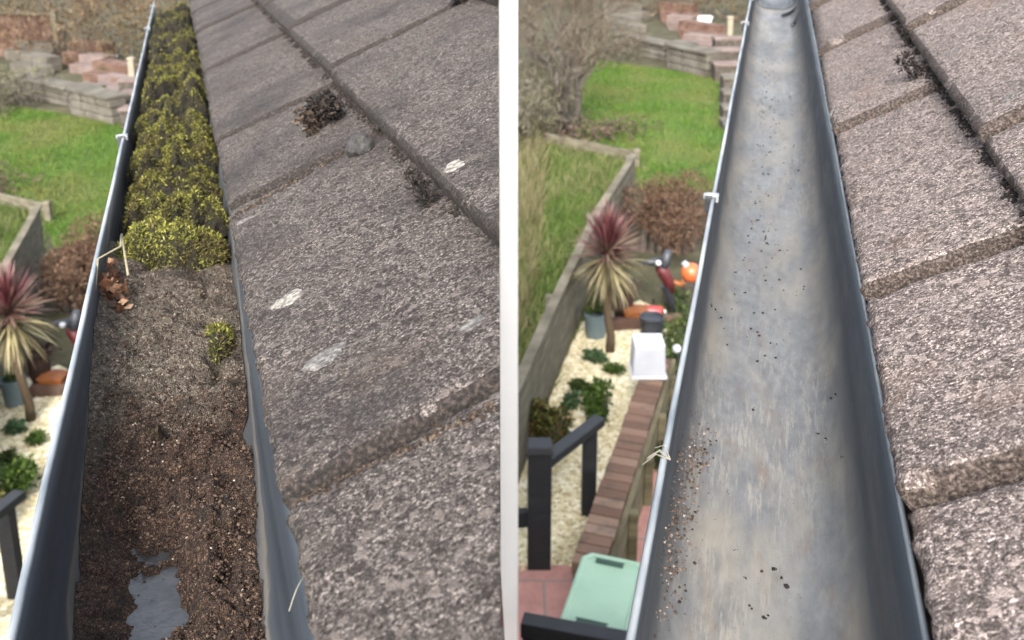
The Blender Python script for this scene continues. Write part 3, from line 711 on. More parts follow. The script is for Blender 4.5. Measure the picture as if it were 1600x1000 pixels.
# ---- soil in the left gutter
pud = g_at(FL, 245, 935, -.083); pud2 = g_at(FL, 185, 815, -.07)
lipx = g_at(FL, 330, 630, -.05)
def soil_d(x, s):
    b = np.interp(s, [.42, .50, .56, .62, .66, .70, .78, .86, 1.0], [-.0785, -.0765, -.070, -.062, -.057, -.048, -.037, -.033, -.034])
    b += .26 * (-x) * min(1, max(0, (s - .55) / .2)) * .6                     # banked to the outer wall farther on
    b += -.05 * (-x - .01) * max(0, min(1, (.70 - s) / .1)) * .7               # lower at the outer wall up close
    ea = 1 - .8 * min(1, abs(x) / .05) ** 5
    b += fbm(x, s, 0, 24, 4) * .0115 * ea + fbm(x, s, 3, 80, 3) * .0045 * ea - .006 * max(0, noise.noise(Vector((x * 48, s * 48, 6))) - .18) * 3 * ea + abs(fbm(x, s, 7, 190, 3)) * .0016 - max(0, .25 - abs(noise.noise(Vector((x * 70, s * 70, 5))))) * .018 * ea * (1 if s < .68 else .4)
    r = math.hypot((x - pud[0]) / .0155, (s - pud[1]) / .032) + .8 * noise.noise(Vector((x * 45, s * 36, 9))) + .12 * noise.noise(Vector((x * 150, s * 130, 4)))
    b -= .019 * max(0, min(1, 1.5 - r))
    r = math.hypot((x - pud2[0]) / .009, (s - pud2[1]) / .035) + .3 * noise.noise(Vector((x * 70, s * 70, 2)))
    b -= .012 * max(0, min(1, 1.4 - r))
    e = noise.noise(Vector((x * 35, 3.1, 0))) * .012
    if x > -.01 and s < lipx[1] + e: b -= .013 * min(1, max(0, (x + .03) / .035)) * max(0, 1 - (lipx[1] + e - s) / .05)
    return b
V = []; Fc = []; ss = np.arange(.31, .99, .0024); nxs = 52
for s in ss:
    for j in range(nxs):
        q = -1 + 2 * j / (nxs - 1); d = soil_d(q * .055 * (1 - .12 * abs(q) ** 6), s); d = max(d, -.0925)
        d += (.005 if q < 0 else -.003) * max(0, abs(q) - .75) / .25; x = q * (half_w(d, q) - .0006); V.append((x, s, max(d, floor_d(x) - .0012)))
for i in range(len(ss) - 1):
    for j in range(nxs - 1):
        a = i * nxs + j; Fc.append((a, a + 1, a + nxs + 1, a + nxs))
mi = [0] * len(Fc)
n = 9000; P = []
while len(P) < n:
    x = random.uniform(-.052, .052); s = .31 + random.random() ** 1.4 * .62
    d = soil_d(x, s); hw = half_w(max(d, -.09), x) - .002
    if abs(x) > hw or d < -.0835: continue
    P.append((x, s, d + .0004))
V2, F2 = pieces(n, np.array(P), .0003, .0015)
P = []
while len(P) < 9000:
    x = random.uniform(-.05, .052); s = random.uniform(.44, .70); d = soil_d(x, s)
    if abs(x) > half_w(max(d, -.09), x) - .002 or d < -.0832 or noise.noise(Vector((x * 60, s * 60, 2))) < -.12: continue
    P.append((x, s, d + .0003))
V3, F3 = pieces(9000, np.array(P), .0004, .0014); F2 = np.vstack([F2, F3 + len(V2)]); V2 = np.vstack([V2, V3])
nb = len(V); V = np.vstack([np.array(V), V2]); Fc = Fc + [tuple(q) for q in (F2 + nb)]
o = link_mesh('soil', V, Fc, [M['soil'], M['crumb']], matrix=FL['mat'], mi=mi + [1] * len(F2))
me = o.data
kind(o, 'stuff', 'crumbly brown silt settled in the blocked gutter', 'soil')
# water lying in the hollow
V = []; Fc = []
for i in range(41):
    for j in range(25):
        V.append((-.047 + .094 * j / 24, .31 + .27 * i / 40, -.0850))
for i in range(40):
    for j in range(24):
        a = i * 25 + j; Fc.append((a, a + 1, a + 26, a + 25))
kind(link_mesh('water', V, Fc, M['water'], matrix=FL['mat'], smooth=True), 'structure')
# specks floating on the puddle
P = [(pud[0] + random.gauss(0, .014), pud[1] + random.gauss(0, .03), -.0848) for _ in range(20)]
V, Fc = pieces(20, np.array(P), .0005, .0018, .4); kind(link_mesh('floating_specks', V, Fc, M['crumb'], matrix=FL['mat']), 'stuff', 'dark specks floating on the puddle in the blocked gutter', 'dirt')

# ---- moss: a dark bed with many rolled cushions, fronds thick on their tops
BV, BF, LV, DV = [], [], [], []
def bed(x, s): return -.050 + .012 * noise.noise(Vector((x * 30, s * 40, 3))) + .006 * noise.noise(Vector((x * 90, s * 90, 1))) + .010 * min(1, max(0, (s - 1.2) / .6))
ss = np.concatenate([np.arange(.95, 1.6, .005), np.arange(1.6, 3.6, .012)]); nxs = 28
for s_ in ss:
    for j in range(nxs):
        q = -1 + 2 * j / (nxs - 1); BV.append((q * (half_w(-.045, q) - .001), s_, bed(q * .05, s_)))
for i in range(len(ss) - 1):
    for j in range(nxs - 1):
        a = i * nxs + j; BF.append((a, a + 1, a + nxs + 1, a + nxs))
def cushion(xa, xb, s0, sk, d, ry, rz, n, ln, sd):
    """a rolled cushion across the gutter from xa to xb; returns bed faces and frond roots"""
    nu, nv = 26, 11; base = len(BV)
    def surf(u, v, out=0.0):
        a = pi * v; x = xa + (xb - xa) * u; en = max(.04, 1 - abs(2 * u - 1) ** 3.2) ** .5
        k = 1 + .55 * noise.noise(Vector((x * 62, v * 2.6, sd))) + .30 * noise.noise(Vector((x * 150, v * 6, sd)))
        sl = s0 + sk * (u - .5) + .007 * noise.noise(Vector((x * 34, 0, sd)))
        return (x, sl - cos(a) * (ry * k * en + out), d + sin(a) * (rz * k * en + out))
    for i in range(nu + 1):
        for j in range(nv + 1): BV.append(surf(i / nu, j / nv))
    for i in range(nu):
        for j in range(nv):
            a = base + i * (nv + 1) + j; BF.append((a, a + 1, a + nv + 2, a + nv + 1))
    for _ in range(int(n * .4)): DV.append(surf(random.random(), random.uniform(.22, .85), 0))
    for _ in range(n):
        u = random.random(); v = min(1, max(0, random.gauss(.54, .12)))
        if noise.noise(Vector((u * 5 + sd, v * 4, sd))) < -.24: continue
        LV.append(surf(u, v, random.uniform(-.001, .0012)))
rm = random.Random(5); s_ = 1.0
while s_ < 3.3:
    edge = -.052 + .010 * noise.noise(Vector((s_ * 7, 3.3, 0)))
    lift = -.037 + .014 * min(1, max(0, (s_ - 1.1) / .5))
    k = rm.random()
    if k < .25: spans = [(edge, .055)]
    elif k < .6: m_ = rm.uniform(-.018, .02); spans = [(edge, m_ + .010), (m_ - .006, .055)]
    else: spans = [(edge + rm.uniform(.0, .012), rm.uniform(.0, .03)), (rm.uniform(-.005, .012), .055)]
    for (xa, xb) in spans:
        cen = (xa + xb) / 2
        cushion(xa, xb, s_ + rm.uniform(-.020, .020), rm.uniform(-.035, .035), lift + cen * .2 + rm.uniform(-.012, .006), rm.uniform(.012, .022) * (1 + .3 * (s_ - 1)), rm.uniform(.022, .044),
                int((6200 if s_ < 1.5 else 3000 if s_ < 2.2 else 1600) * (xb - xa) / .1), .004, rm.uniform(0, 90))
    s_ += rm.choice((.034, .050, .066)) * rm.uniform(.85, 1.2) * (1 + .45 * (s_ - 1))
V2, i2 = leaves(np.array(LV), .0034, 3.6, up=.5, jitter=.6)
V3, i3 = leaves(np.array(DV), .0036, 3.4, up=.2, jitter=.6)
nf = len(BF); nb = len(BV); V = np.vstack([np.array(BV), V2, V3]); Fc = BF + [tuple(q) for q in (i2 + nb)] + [tuple(q) for q in (i3 + nb + len(V2))]
o = link_mesh('moss', V, Fc, [M['moss_bed'], M['moss'], M['moss_old']], matrix=FL['mat'], mi=[0] * nf + [1] * len(i2) + [2] * len(i3))
kind(o, 'stuff', 'olive green moss growing in ridges along the blocked gutter', 'moss')
def clump(px, py, px2, py2, d, ry, rz, n, label):
    xa, sa = g_at(FL, px, py, d); xb, sb = g_at(FL, px2, py2, d); s0 = (sa + sb) / 2
    xa, xb = max(xa, -.055), min(xb, .054); c = (xa + xb) / 2
    P = []; V = []; Fc = []; nu, nv = 44, 14
    def surf(u, v):
        a = pi * v; x = xa + (xb - xa) * u; en = max(0.05, 1 - abs(2 * u - 1) ** 2.8) ** .5
        k = 1 + .30 * noise.noise(Vector((x * 55, v * 2.2, px * .1))) + .16 * noise.noise(Vector((x * 150, v * 5, px * .1)))
        sl = s0 + (sb - sa) * (u - .5) + .006 * noise.noise(Vector((x * 30, 0, px)))
        return (x, sl - cos(a) * ry * k * en, d + sin(a) * rz * k * en)
    for i in range(nu + 1):
        for j in range(nv + 1): V.append(surf(i / nu, j / nv))
    for i in range(nu):
        for j in range(nv):
            a = i * (nv + 1) + j; Fc.append((a, a + 1, a + nv + 2, a + nv + 1))
    nf = len(Fc); P = np.array([surf(random.random(), random.random() ** .8) for _ in range(n)])
    V2, i2 = leaves(P, .0036, 3.6, up=.3, jitter=.6); nb = len(V); V = np.vstack([np.array(V), V2]); Fc = Fc + [tuple(q) for q in i2 + nb]
    m = FL['mat'] @ Matrix.Translation((c, s0, d)); o = link_mesh('moss_clump', V - np.array([c, s0, d]), Fc, [M['moss_bed'], M['moss']], matrix=m, mi=[0] * nf + [1] * len(i2))
    tag(o, label, 'moss')
clump(168, 412, 356, 402, -.038, .034, .036, 14000, 'foremost olive moss clump lying across the blocked gutter')
clump(318, 548, 366, 535, -.052, .03, .014, 1300, 'small dull green moss patch on the silt by the inner wall')
clump(225, 366, 345, 350, -.036, .026, .030, 9000, 'second moss clump just behind the foremost one')

# withered weed by the outer rim
xw, sw = g_at(FL, 181, 462, -.028)
root = thing('withered_weed', 'withered orange brown weed lying at the gutter rim in front of the moss', 'weed', tuple(loc2world(FL['mat'], (xw, sw, -.03))))
P = np.vstack([blob_points(70, (xw, sw, -.022), (.014, .030, .010), .3, 6), blob_points(30, (xw + .006, sw - .022, -.026), (.010, .016, .006), .3, 4), blob_points(25, (xw - .004, sw + .03, -.014), (.008, .014, .008), .3, 4)]); V, i = leaves(P, .0080, 1.5, jitter=.8)
V = np.array([loc2world(FL['mat'], q) for q in V]); link_mesh('leaf', V, i, M['dead_leaf'], root)
mb = MB(); x1, s1 = g_at(FL, 160, 408, 0.0)
pp = [loc2world(FL['mat'], (xw + .010, sw + .02, -.018)), loc2world(FL['mat'], (xw + .004, sw + .075, .004)), loc2world(FL['mat'], (x1 + .015, s1 + .01, .008)), loc2world(FL['mat'], (x1 - .003, s1 - .005, .004)), loc2world(FL['mat'], (x1 - .004, s1 - .04, -.012))]
mb.tube(pp, [.0012, .0011, .001, .001, .0006], 6); build('stem', mb, M['stem'], root, smooth=True)
# wisp on the right rim near the viewer
xa, sa = g_at(FL, 470, 945, -.012)
mb = MB(); mb.tube([loc2world(FL['mat'], (xa - .006 + .013 * k / 6, sa - .010 + .022 * k / 6, -.006 + .005 * sin(k / 6 * pi))) for k in range(7)], .0003, 5)
tag(build('grass_wisp', mb, M['straw'], origin=tuple(loc2world(FL['mat'], (xa, sa, 0)))), 'pale wisp of dry grass stuck to the inner gutter wall', 'grass wisp')
xa, sa = g_at(FR, 1030, 718, 0.0)
mb = MB()
for k in range(4):
    a = random.uniform(-1, 1); mb.tube([loc2world(FR['mat'], (-.058, sa, .001)), loc2world(FR['mat'], (-.064 + a * .003, sa + a * .008, .006)), loc2world(FR['mat'], (-.070 + a * .004, sa + a * .014 - .004, .003))], [.0004, .0003, .0002], 5)
tag(build('grass_wisp', mb, M['straw'], origin=tuple(loc2world(FR['mat'], (-.06, sa, 0)))), 'pale wisp of dry grass caught on the rim of the cleaned gutter', 'grass wisp')

# crumbs left in the cleaned gutter
spots = [(1205, 70), (1195, 92), (1203, 118), (1200, 132), (1208, 112), (1190, 178), (1200, 182), (1218, 178), (1195, 150), (1205, 240), (1200, 235), (1228, 230), (1240, 232), (1185, 290), (1180, 318), (1182, 345),
         (1200, 350), (1197, 372), (1172, 380), (1112, 478), (1118, 488), (1126, 497), (1304, 620), (1300, 625), (1315, 715), (1290, 690), (1277, 678), (1210, 888), (1220, 905), (1228, 918), (1190, 893), (1138, 770), (1150, 860),
         (1100, 700), (1178, 640), (1120, 690), (1255, 450), (1150, 425), (1165, 905), (1175, 950), (1196, 965)]
P = []
for (px, py) in spots:
    for _ in range(3):
        x, s = g_at(FR, px + random.gauss(0, 2), py + random.gauss(0, 2)); P.append((x, s, floor_d(x) + .0006))
for _ in range(260):
    x = random.gauss(-.010, .016); s = random.uniform(.75, 2.0)
    if abs(x) < .05: P.append((x, s, floor_d(x) + .0004))
V, Fc = pieces(len(P), np.array(P), .0004, .0018); kind(link_mesh('gutter_specks', V, Fc, M['crumb_dark'], matrix=FR['mat']), 'stuff', 'black specks of dirt scattered along the cleaned gutter floor', 'dirt')
P = []
for _ in range(700):
    py = random.choice([random.gauss(715, 22), random.gauss(780, 60), random.gauss(860, 70)])
    px = np.interp(py, [650, 715, 780, 860, 1000], [1088, 1082, 1064, 1052, 1040]) + random.gauss(0, 14)
    x, s = g_at(FR, px, py)
    if abs(x) > .0585: continue
    P.append((x, s, floor_d(x) + .0005))
V, Fc = pieces(len(P), np.array(P), .0004, .0017); kind(link_mesh('gutter_crumbs', V, Fc, M['crumb_red'], matrix=FR['mat']), 'stuff', 'reddish crumbs lying along the outer side of the cleaned gutter', 'dirt')

# ------------------------------------------------------------------ added white post standing in for the dividing strip between the two houses
yp = 3.86; xp = (795 - PX) / F * 4.15
mb = MB()
ztop = ZC + .35
wb = 28 / F * (yp * cos(TH) + ZC * sin(TH)); wt = 28 / F * (yp * cos(TH) - (ztop - ZC) * sin(TH))
mb.box((xp, yp, ztop / 2), (wb, wb, ztop), taper=wt / wb)
tag(build('divider_post', mb, M['white_paint'], origin=(xp, yp, 0)), 'tall slim white post added as a dividing strip between the two roofs', 'post')

# ------------------------------------------------------------------ garden builder
def hedge(name, label, cat, p0, p1, thick, h, n, size, mat, elong=4, group=None, lump=.9, twig=True):
    p0 = np.array(p0); p1 = np.array(p1); L_ = np.linalg.norm(p1 - p0); d = (p1 - p0) / L_; nrm = np.array([-d[1], d[0], 0])
    root = thing(name, label, cat, tuple((p0 + p1) / 2), group)
    P = []
    while len(P) < n:
        u = random.random() * L_; v = random.uniform(-1, 1); z = random.random() ** .8
        hh = h * (1 + .34 * noise.noise(Vector((u * 1.1, v, 3.3))) + .18 * noise.noise(Vector((u * 3.5, v * 2, 1.3)))); ww = thick / 2 * (1 + .35 * noise.noise(Vector((u * 1.4, z * 2, 8))))
        if noise.noise(Vector((u * 2.2, v * 1.5, z * h * 2.2))) < -.22: continue
        w_ = ww * (1 - .5 * z ** 3)
        P.append(p0 + d * u + nrm * v * w_ + np.array([0, 0, z * hh]))
    V, i = leaves(np.array(P), size, elong, up=.7); link_mesh('foliage', V, i, mat, root)
    if twig:
        mb = MB()
        for _ in range(int(L_ * 7)):
            u = random.random() * L_; a = p0 + d * u + nrm * random.uniform(-.3, .3) * thick
            b = a + np.array([random.gauss(0, .15), random.gauss(0, .15), h * random.uniform(.7, 1.15)])
            m_ = (a + b) / 2 + np.array([random.gauss(0, .05), random.gauss(0, .05), 0]); mb.tube([a, m_, b], [.012, .008, .003], 5)
        build('stem', mb, M['twig'], root)
    return root
def shrub(name, label, cat, c, r, n, size, mat, elong=2.0, group=None, stems=6):
    c = np.array(c, float); r = np.array(r) * np.ones(3)
    root = thing(name, label, cat, tuple(c), group)
    P = blob_points(n, c + np.array([0, 0, r[2] * .85]), r, .45, 9, c[2] + .01)
    V, i = leaves(P, size, elong, up=.3); link_mesh('foliage', V, i, mat, root)
    mb = MB()
    for k in range(stems):
        a = random.uniform(0, 2 * pi); e = c + np.array([cos(a) * r[0] * .6, sin(a) * r[1] * .6, r[2] * random.uniform(.9, 1.5)])
        mb.tube([c, (c + e) / 2 + np.array([0, 0, .05 * r[2]]), e], [.012 * r[2] / .3, .009 * r[2] / .3, .003], 5)
    build('stem', mb, M['twig'], root)
    return root
def blades_obj(name, poly, z, n, ln, wd, mat, label, lean=.5):
    """grass tufts over a convex-ish polygon (fan of triangles)"""
    poly = np.array([(p[0], p[1]) for p in poly]); tr = [(poly[0], poly[i], poly[i + 1]) for i in range(1, len(poly) - 1)]
    ar = np.array([abs(np.cross(b - a, c - a)) for a, b, c in tr]); ar /= ar.sum()
    idx = RNG.choice(len(tr), n, p=ar); u = RNG.uniform(0, 1, (n, 2)); fl = u.sum(1) > 1; u[fl] = 1 - u[fl]
    A = np.array([t[0] for t in tr])[idx]; B = np.array([t[1] for t in tr])[idx]; C = np.array([t[2] for t in tr])[idx]
    p = A + (B - A) * u[:, :1] + (C - A) * u[:, 1:]
    P = np.column_stack([p, np.full(n, z + .004)])
    k = np.array([noise.noise(Vector((q[0] * 1.5, q[1] * 1.5, 0))) for q in P]) * .45 + 1
    a = RNG.uniform(0, 2 * pi, n); sd = np.column_stack([np.cos(a), np.sin(a), np.zeros(n)]) * wd / 2
    tip = P + np.column_stack([RNG.normal(0, lean, n), RNG.normal(0, lean, n), np.ones(n)]) * (ln * k * RNG.uniform(.5, 1.3, n))[:, None]
    V = np.stack([P - sd, P + sd, tip], 1).reshape(-1, 3); i = np.arange(n * 3).reshape(-1, 3)
    return kind(link_mesh(name, V, i, mat), 'stuff', label, 'grass')

def garden(side):
    Rt = side == 'R'; z = 0.0 if Rt else -.4
    where = 'in the right garden' if Rt else 'in the left garden'
    def m(x, y):
        return (x, y) if Rt else (x - 930 + 25 * (y - 33) / 500, y * 1.083 + 62)
    def G(x, y, dz=0.0): return at(*m(x, y), z + dz)
    def top(p, x, y): return zfor(p, m(x, y)[1]) - z         # height of the photo row above ground at p
    def px(p): return depth(p) / F                             # metres per photo pixel there
    # --- sheets
    lawn = [G(935, 95), G(1118, 122), G(1200, 150), G(1190, 300), G(1000, 300), G(992, 246), G(900, 215), G(905, 150)]
    sheet('lawn', lawn, z, M['lawn'], .006)
    blades_obj('grass', lawn, z, 26000, .055, .012, M['grass'], 'bright patchy lawn grass ' + where)
    nb = [G(700, 200), G(870, 222), G(992, 248), G(985, 330), G(870, 600), G(700, 900)]
    sheet('rough_lawn', nb, z, M['lawn'], .004)
    blades_obj('rough_grass', nb, z, 20000, .12, .012, M['rough_grass'], 'long yellowish grass beyond the board fence ' + where)
    gv = [G(760, 900), G(870, 590), G(905, 505), G(1000, 470), G(1060, 500), G(1040, 600), G(960, 820), G(910, 885)]
    sheet('gravel', gv, z, M['gravel'], .008)
    P = []
    g0 = np.array(gv)
    for _ in range(2600):
        w_ = RNG.dirichlet([1] * 3); k = random.randrange(1, len(gv) - 1); P.append(w_[0] * g0[0] + w_[1] * g0[k] + w_[2] * g0[k + 1] + np.array([0, 0, .012]))
    V, Fc = pieces(len(P), np.array(P), .006, .013); kind(link_mesh('pebbles', V, Fc, M['pebble']), 'stuff', 'loose cream pebbles on the gravel bed ' + where, 'gravel')
    st_ = [G(700, 180), G(848, 190), G(850, 330), G(828, 520), G(700, 600)]
    blades_obj('dry_grass', st_, z, 5000, .26, .012, M['dry_grass'], 'tall straw coloured dry grass beside the board fence ' + where, .35)
    # --- board fence
    root = thing('board_fence', 'low weathered board fence running beside the gravel ' + where, 'fence', tuple(G(870, 590)))
    base = [G(780, 830), G(870, 590), G(930, 440), G(988, 332)]; tops = []
    for (b_, (tx, ty)) in zip(base, ((780, 622), (870, 455), (930, 352), (988, 258))): tops.append(top(b_, tx, ty))
    hgt = sum(tops) / 4
    for k in range(3):
        a, b_ = base[k], base[k + 1]; d = (b_ - a) / np.linalg.norm(b_ - a)
        mb = MB(); nbd = 5
        for q in range(nbd):
            zz = hgt * (q + .5) / nbd; mb.beam(a + np.array([0, 0, zz]), b_ + np.array([0, 0, zz]), .022 + .004 * (q % 2), hgt / nbd - .006, bev=.003)
        build('board_panel', mb, M['fence_wood'], root)
        mb = MB(); mb.beam(a + np.array([0, 0, hgt + .012]), b_ + np.array([0, 0, hgt + .012]), .07, .024, bev=.004); build('coping', mb, M['fence_wood'], root)
    for p in base:
        mb = MB(); n_ = np.array([-.055, 0, 0]); mb.box(p + n_ + np.array([0, 0, hgt / 2]), (.07, .07, hgt), bev=.004); build('post', mb, M['fence_wood'], root)
    # --- low timber edging at the far end of the rough grass
    root = thing('edging_board', 'low timber edging between lawn and long grass ' + where, 'edging', tuple(G(930, 232)))
    mb = MB(); mb.beam(G(850, 216, .08), G(994, 246, .08), .04, .16); build('board', mb, M['fence_wood'], root)
    mb = MB(); mb.box(G(994, 248, .13), (.08, .08, .26), bev=.005); build('stake', mb, M['fence_wood'], root)
    P = blob_points(900, G(905, 205, .12), (1.3, .7, .22), .3, 7, z); V, i = leaves(P, .06, 2.2)
    tag(link_mesh('bramble', V, i, M['bramble'], origin=tuple(G(905, 205))), 'low reddish bramble patch behind the timber edging ' + where, 'bramble')
    # --- brown heather bush
    c = G(1056, 380); shrub('brown_bush', 'dead brown heather bush between lawn and gravel ' + where, 'bush', c, (px(c) * 76, .7, top(c, 1045, 282) * .62), 12000, .04, M['heather'], 3.5, stems=14)
    # short dark stakes in front of it
    root = thing('log_edging', 'short dark log stakes at the foot of the brown bush ' + where, 'edging', tuple(G(1040, 390)))
    for k in range(7):
        p = G(1005 + k * 13, 392 + 2 * (k % 3)); mb = MB(); mb.tube([p, p + np.array([.01 * (k % 2), 0, .22 + .05 * (k % 3)])], [.035, .032], 8); build('stake', mb, M['bark'], root)
    # --- cordyline
    b_ = G(953, 550); h = top(b_, 953, 402); q = px(b_)
    root = thing('cordyline_palm', 'cordyline palm with dark red upright and straw yellow drooping leaves ' + where, 'palm', tuple(b_))
    lean = 0 if Rt else -.02
    c = b_ + np.array([lean - 8 * q, 0, h])
    mb = MB(); mb.tube([b_ + (c - b_) * k / 6 + np.array([.012 * sin(k * 1.7), 0, 0]) for k in range(7)], [.038, .034, .032, .034, .032, .034, .03], 10); build('trunk', mb, M['palm_trunk'], root, smooth=True)
    rr = np.random.default_rng(11)
    for nm, n, el0, el1, ln, drp, mt, up_ in (('red_leaves', 130, 52, 88, 66, .12, 'cord_red', .07), ('mauve_leaves', 150, 8, 55, 62, .3, 'cord_mid', .03), ('yellow_leaves', 190, -66, 24, 74, .6, 'cord_yellow', -.03)):
        mb = MB()
        for k in range(n):
            a = rr.uniform(0, 2 * pi); e = R_(rr.uniform(el0, el1)); d = np.array([cos(a) * cos(e), sin(a) * cos(e), sin(e)])
            mb.blade(c + d * .02 + np.array([0, 0, up_ + rr.uniform(-.03, .03)]), d, ln * q * rr.uniform(.6, 1.14), rr.uniform(.017, .028), drp * rr.uniform(.2, 1.9), 6, side=rr.uniform(-.6, .6))
        build(nm, mb, M[mt], root)
    # --- blue pot with plant
    p = G(930, 526); w_ = px(p) * 18; root = thing('blue_pot', 'blue grey glazed round pot with green plant beside the palm ' + where, 'plant pot', tuple(p))
    hh = top(p, 930, 488)
    mb = MB(); mb.lathe(p, [(w_ * .80, 0), (w_ * .93, hh * .5), (w_ * .98, hh * .88), (w_ * 1.08, hh * .9), (w_ * 1.08, hh), (w_ * .94, hh), (w_ * .92, hh * .86), (0.0001, hh * .84)]); build('pot', mb, M['pot_blue'], root, smooth=False)
    P = blob_points(260, p + np.array([0, 0, hh * 1.12]), (w_ * 1.0, w_ * 1.0, hh * .35), .3, 5, p[2] + hh * .86); V, i = leaves(P, .035, 2.2, up=.8); link_mesh('plant', V, i, M['ivy'], root)
    # --- dark brown pot behind the trunk
    p = G(972, 500); w_ = px(p) * 17; hh = top(p, 972, 450)
    root = thing('brown_pot', 'tall dark brown pot standing behind the palm trunk ' + where, 'plant pot', tuple(p))
    mb = MB(); mb.lathe(p, [(w_ * .6, 0), (w_ * .95, hh * .4), (w_, hh * .7), (w_ * .8, hh * .92), (w_ * .9, hh), (w_ * .75, hh), (.001, hh * .9)]); build('pot', mb, M['pot_brown'], root, smooth=True)
    P = blob_points(220, p + np.array([.05, 0, hh]), (w_ * 1.3, w_, hh * .25), .3, 4, p[2] + hh * .9); V, i = leaves(P, .06, 3, up=.6); link_mesh('plant', V, i, M['bramble'], root)
    # --- timber sleeper behind gravel
    mb = MB(); mb.beam(G(955, 507, .05), G(1062, 500, .05), .07, .1); tag(build('sleeper_edging', mb, M['sleeper'], origin=tuple(G(1000, 503))), 'brown timber sleeper at the back of the gravel ' + where, 'sleeper')
    # --- orange tray and red cylinder
    p = G(992, 508); mb = MB(); mb.box(p + np.array([0, 0, .07]), (.17, .12, .14), taper=1.12, bev=.012)
    root = thing('orange_crate', 'small rusty orange crate behind the dark bucket ' + where, 'crate', tuple(p)); build('body', mb, M['rust_orange'], root)
    mb = MB(); mb.box(p + np.array([0, 0, .142]), (.205, .15, .014), bev=.004); build('rim', mb, M['rust_orange'], root)
    p = G(1012, 500); q = px(p); zz = top(p, 1012, 486)
    root = thing('red_canister', 'bright red cylinder lying behind the dark bucket ' + where, 'canister', tuple(p))
    mb = MB(); a = p + np.array([-25 * q, .02, zz]); b2 = p + np.array([24 * q, -.02, zz]); mb.tube([a, a + (b2 - a) * .04, a + (b2 - a) * .9, b2], [.035, .05, .05, .035], 14); build('body', mb, M['red'], root, smooth=True)
    mb = MB(); mb.tube([b2, b2 + (b2 - a) * .06], [.02, .02], 10); build('cap', mb, M['white_plastic'], root)
    mb = MB(); mb.box(p + np.array([0, 0, zz / 2 - .02]), (.22, .08, max(.02, zz - .05)), bev=.005); build('stand', mb, M['dark_red'], root)
    # --- tall garden tool: dark head with white cap, red casing, shaft tapering to the ground
    p = G(1053, 503); q = px(p); ht = top(p, 1030, 396)
    root = thing('garden_tool', 'upright dark garden tool with red casing near the bush ' + where, 'garden tool', tuple(p))
    def T(x, y, dy=0.0): zz = top(p, x, y); return np.array([p[0] + (x - 1053) * q, p[1] + dy, z + zz])
    mb = MB(); mb.tube([p, T(1050, 480), T(1043, 462)], [.018, .022, .04], 8); mb.tube([T(1046, 472), T(1038, 446)], [.04, .045], 8); build('shaft', mb, M['black'], root)
    mb = MB(); mb.tube([T(1047, 456), T(1041, 438), T(1033, 424), T(1024, 416)], [.035, .052, .055, .03], 10); build('casing', mb, M['dark_red'], root, smooth=True)
    mb = MB(); mb.tube([T(1030, 424), T(1036, 408), T(1040, 392)], [.03, .05, .028], 8); mb.tube([T(1000, 412), T(1028, 408)], [.025, .04], 8); build('engine', mb, M['navy'], root, smooth=True)
    mb = MB(); mb.lathe(T(1023, 406, -.07), [(.001, -.026), (.022, -.014), (.027, 0), (.02, .016), (.001, .024)], 12); build('cap', mb, M['white_plastic'], root, smooth=True)
    mb = MB(); mb.tube([T(1048, 440), T(1060, 444), T(1066, 440)], [.02, .022, .03], 8); build('handle', mb, M['rust_orange'], root)
    # --- orange ball beside it
    p = G(1078, 462); q = px(p); zz = top(p, 1078, 426); r_ = 15.5 * q
    root = thing('orange_ball_float', 'round orange plastic ball on a low stump beside the garden tool ' + where, 'ball', tuple(p))
    mb = MB(); c = p + np.array([0, 0, zz]); mb.lathe(c, [(max(.0005, r_ * sin(pi * k / 14)), -r_ * cos(pi * k / 14)) for k in range(15)], 22); build('ball', mb, M['orange'], root, smooth=True)
    mb = MB(); mb.tube([p, p + np.array([0, 0, zz - r_ * .7])], [.07, .055], 9); build('stump', mb, M['bark'], root)
    mb = MB(); mb.tube([c + np.array([-r_ * .5, 0, r_ * .75]), c + np.array([-r_ * .75, 0, r_ * 1.1])], [.03, .025], 8); build('collar', mb, M['milky'], root)
    # --- dark bucket and white tub
    p = G(1020, 548) + np.array([0, .12, 0]); q = px(p); hh = top(p, 1020, 494)
    root = thing('dark_bucket', 'dark slate plastic bucket standing behind the white tub ' + where, 'bucket', tuple(p))
    w_ = 18 * q; mb = MB(); mb.lathe(p, [(w_ * .85, 0), (w_ * .98, hh * .93), (w_ * 1.05, hh * .94), (w_ * 1.05, hh), (w_ * .95, hh), (w_ * .9, hh * .94), (.001, hh * .93)], 24); build('body', mb, M['navy'], root)
    mb = MB(); mb.tube([p + np.array([w_ * cos(a), w_ * sin(a) * .2 - w_ * .9, hh * .8 - .05 * sin(a)]) for a in np.linspace(pi, 2 * pi, 9)], .006, 5); build('handle', mb, M['black'], root)
    # --- shrubs and small plants
    for (nm, lb, x, y, ytop, hw, n, sz, mt, el) in (('yellow_shrub', 'yellow green shrub behind the black rail ' + where, 862, 712, 628, 44, 2600, .035, 'shrub_y', 1.9),
            ('green_shrub', 'fresh green leafy shrub beside the far end of the rail ' + where, 932, 662, 598, 30, 1500, .038, 'shrub_g', 2.0),
            ('grey_green_plant', 'low grey green plant in the gravel nearest the pot ' + where, 928, 566, 545, 20, 420, .04, 'shrub_b', 2.2),
            ('small_green_plant', 'tuft of fresh green leaves in the gravel near the white tub ' + where, 962, 584, 566, 20, 380, .035, 'shrub_g', 3.0),
            ('low_green_plant', 'low dark green plant in the gravel below the palm ' + where, 910, 615, 596, 20, 420, .04, 'ivy', 2.0),
            ('low_green_plant', 'green plant growing at the foot of the board fence ' + where, 893, 640, 612, 16, 300, .04, 'shrub_b', 2.0)):
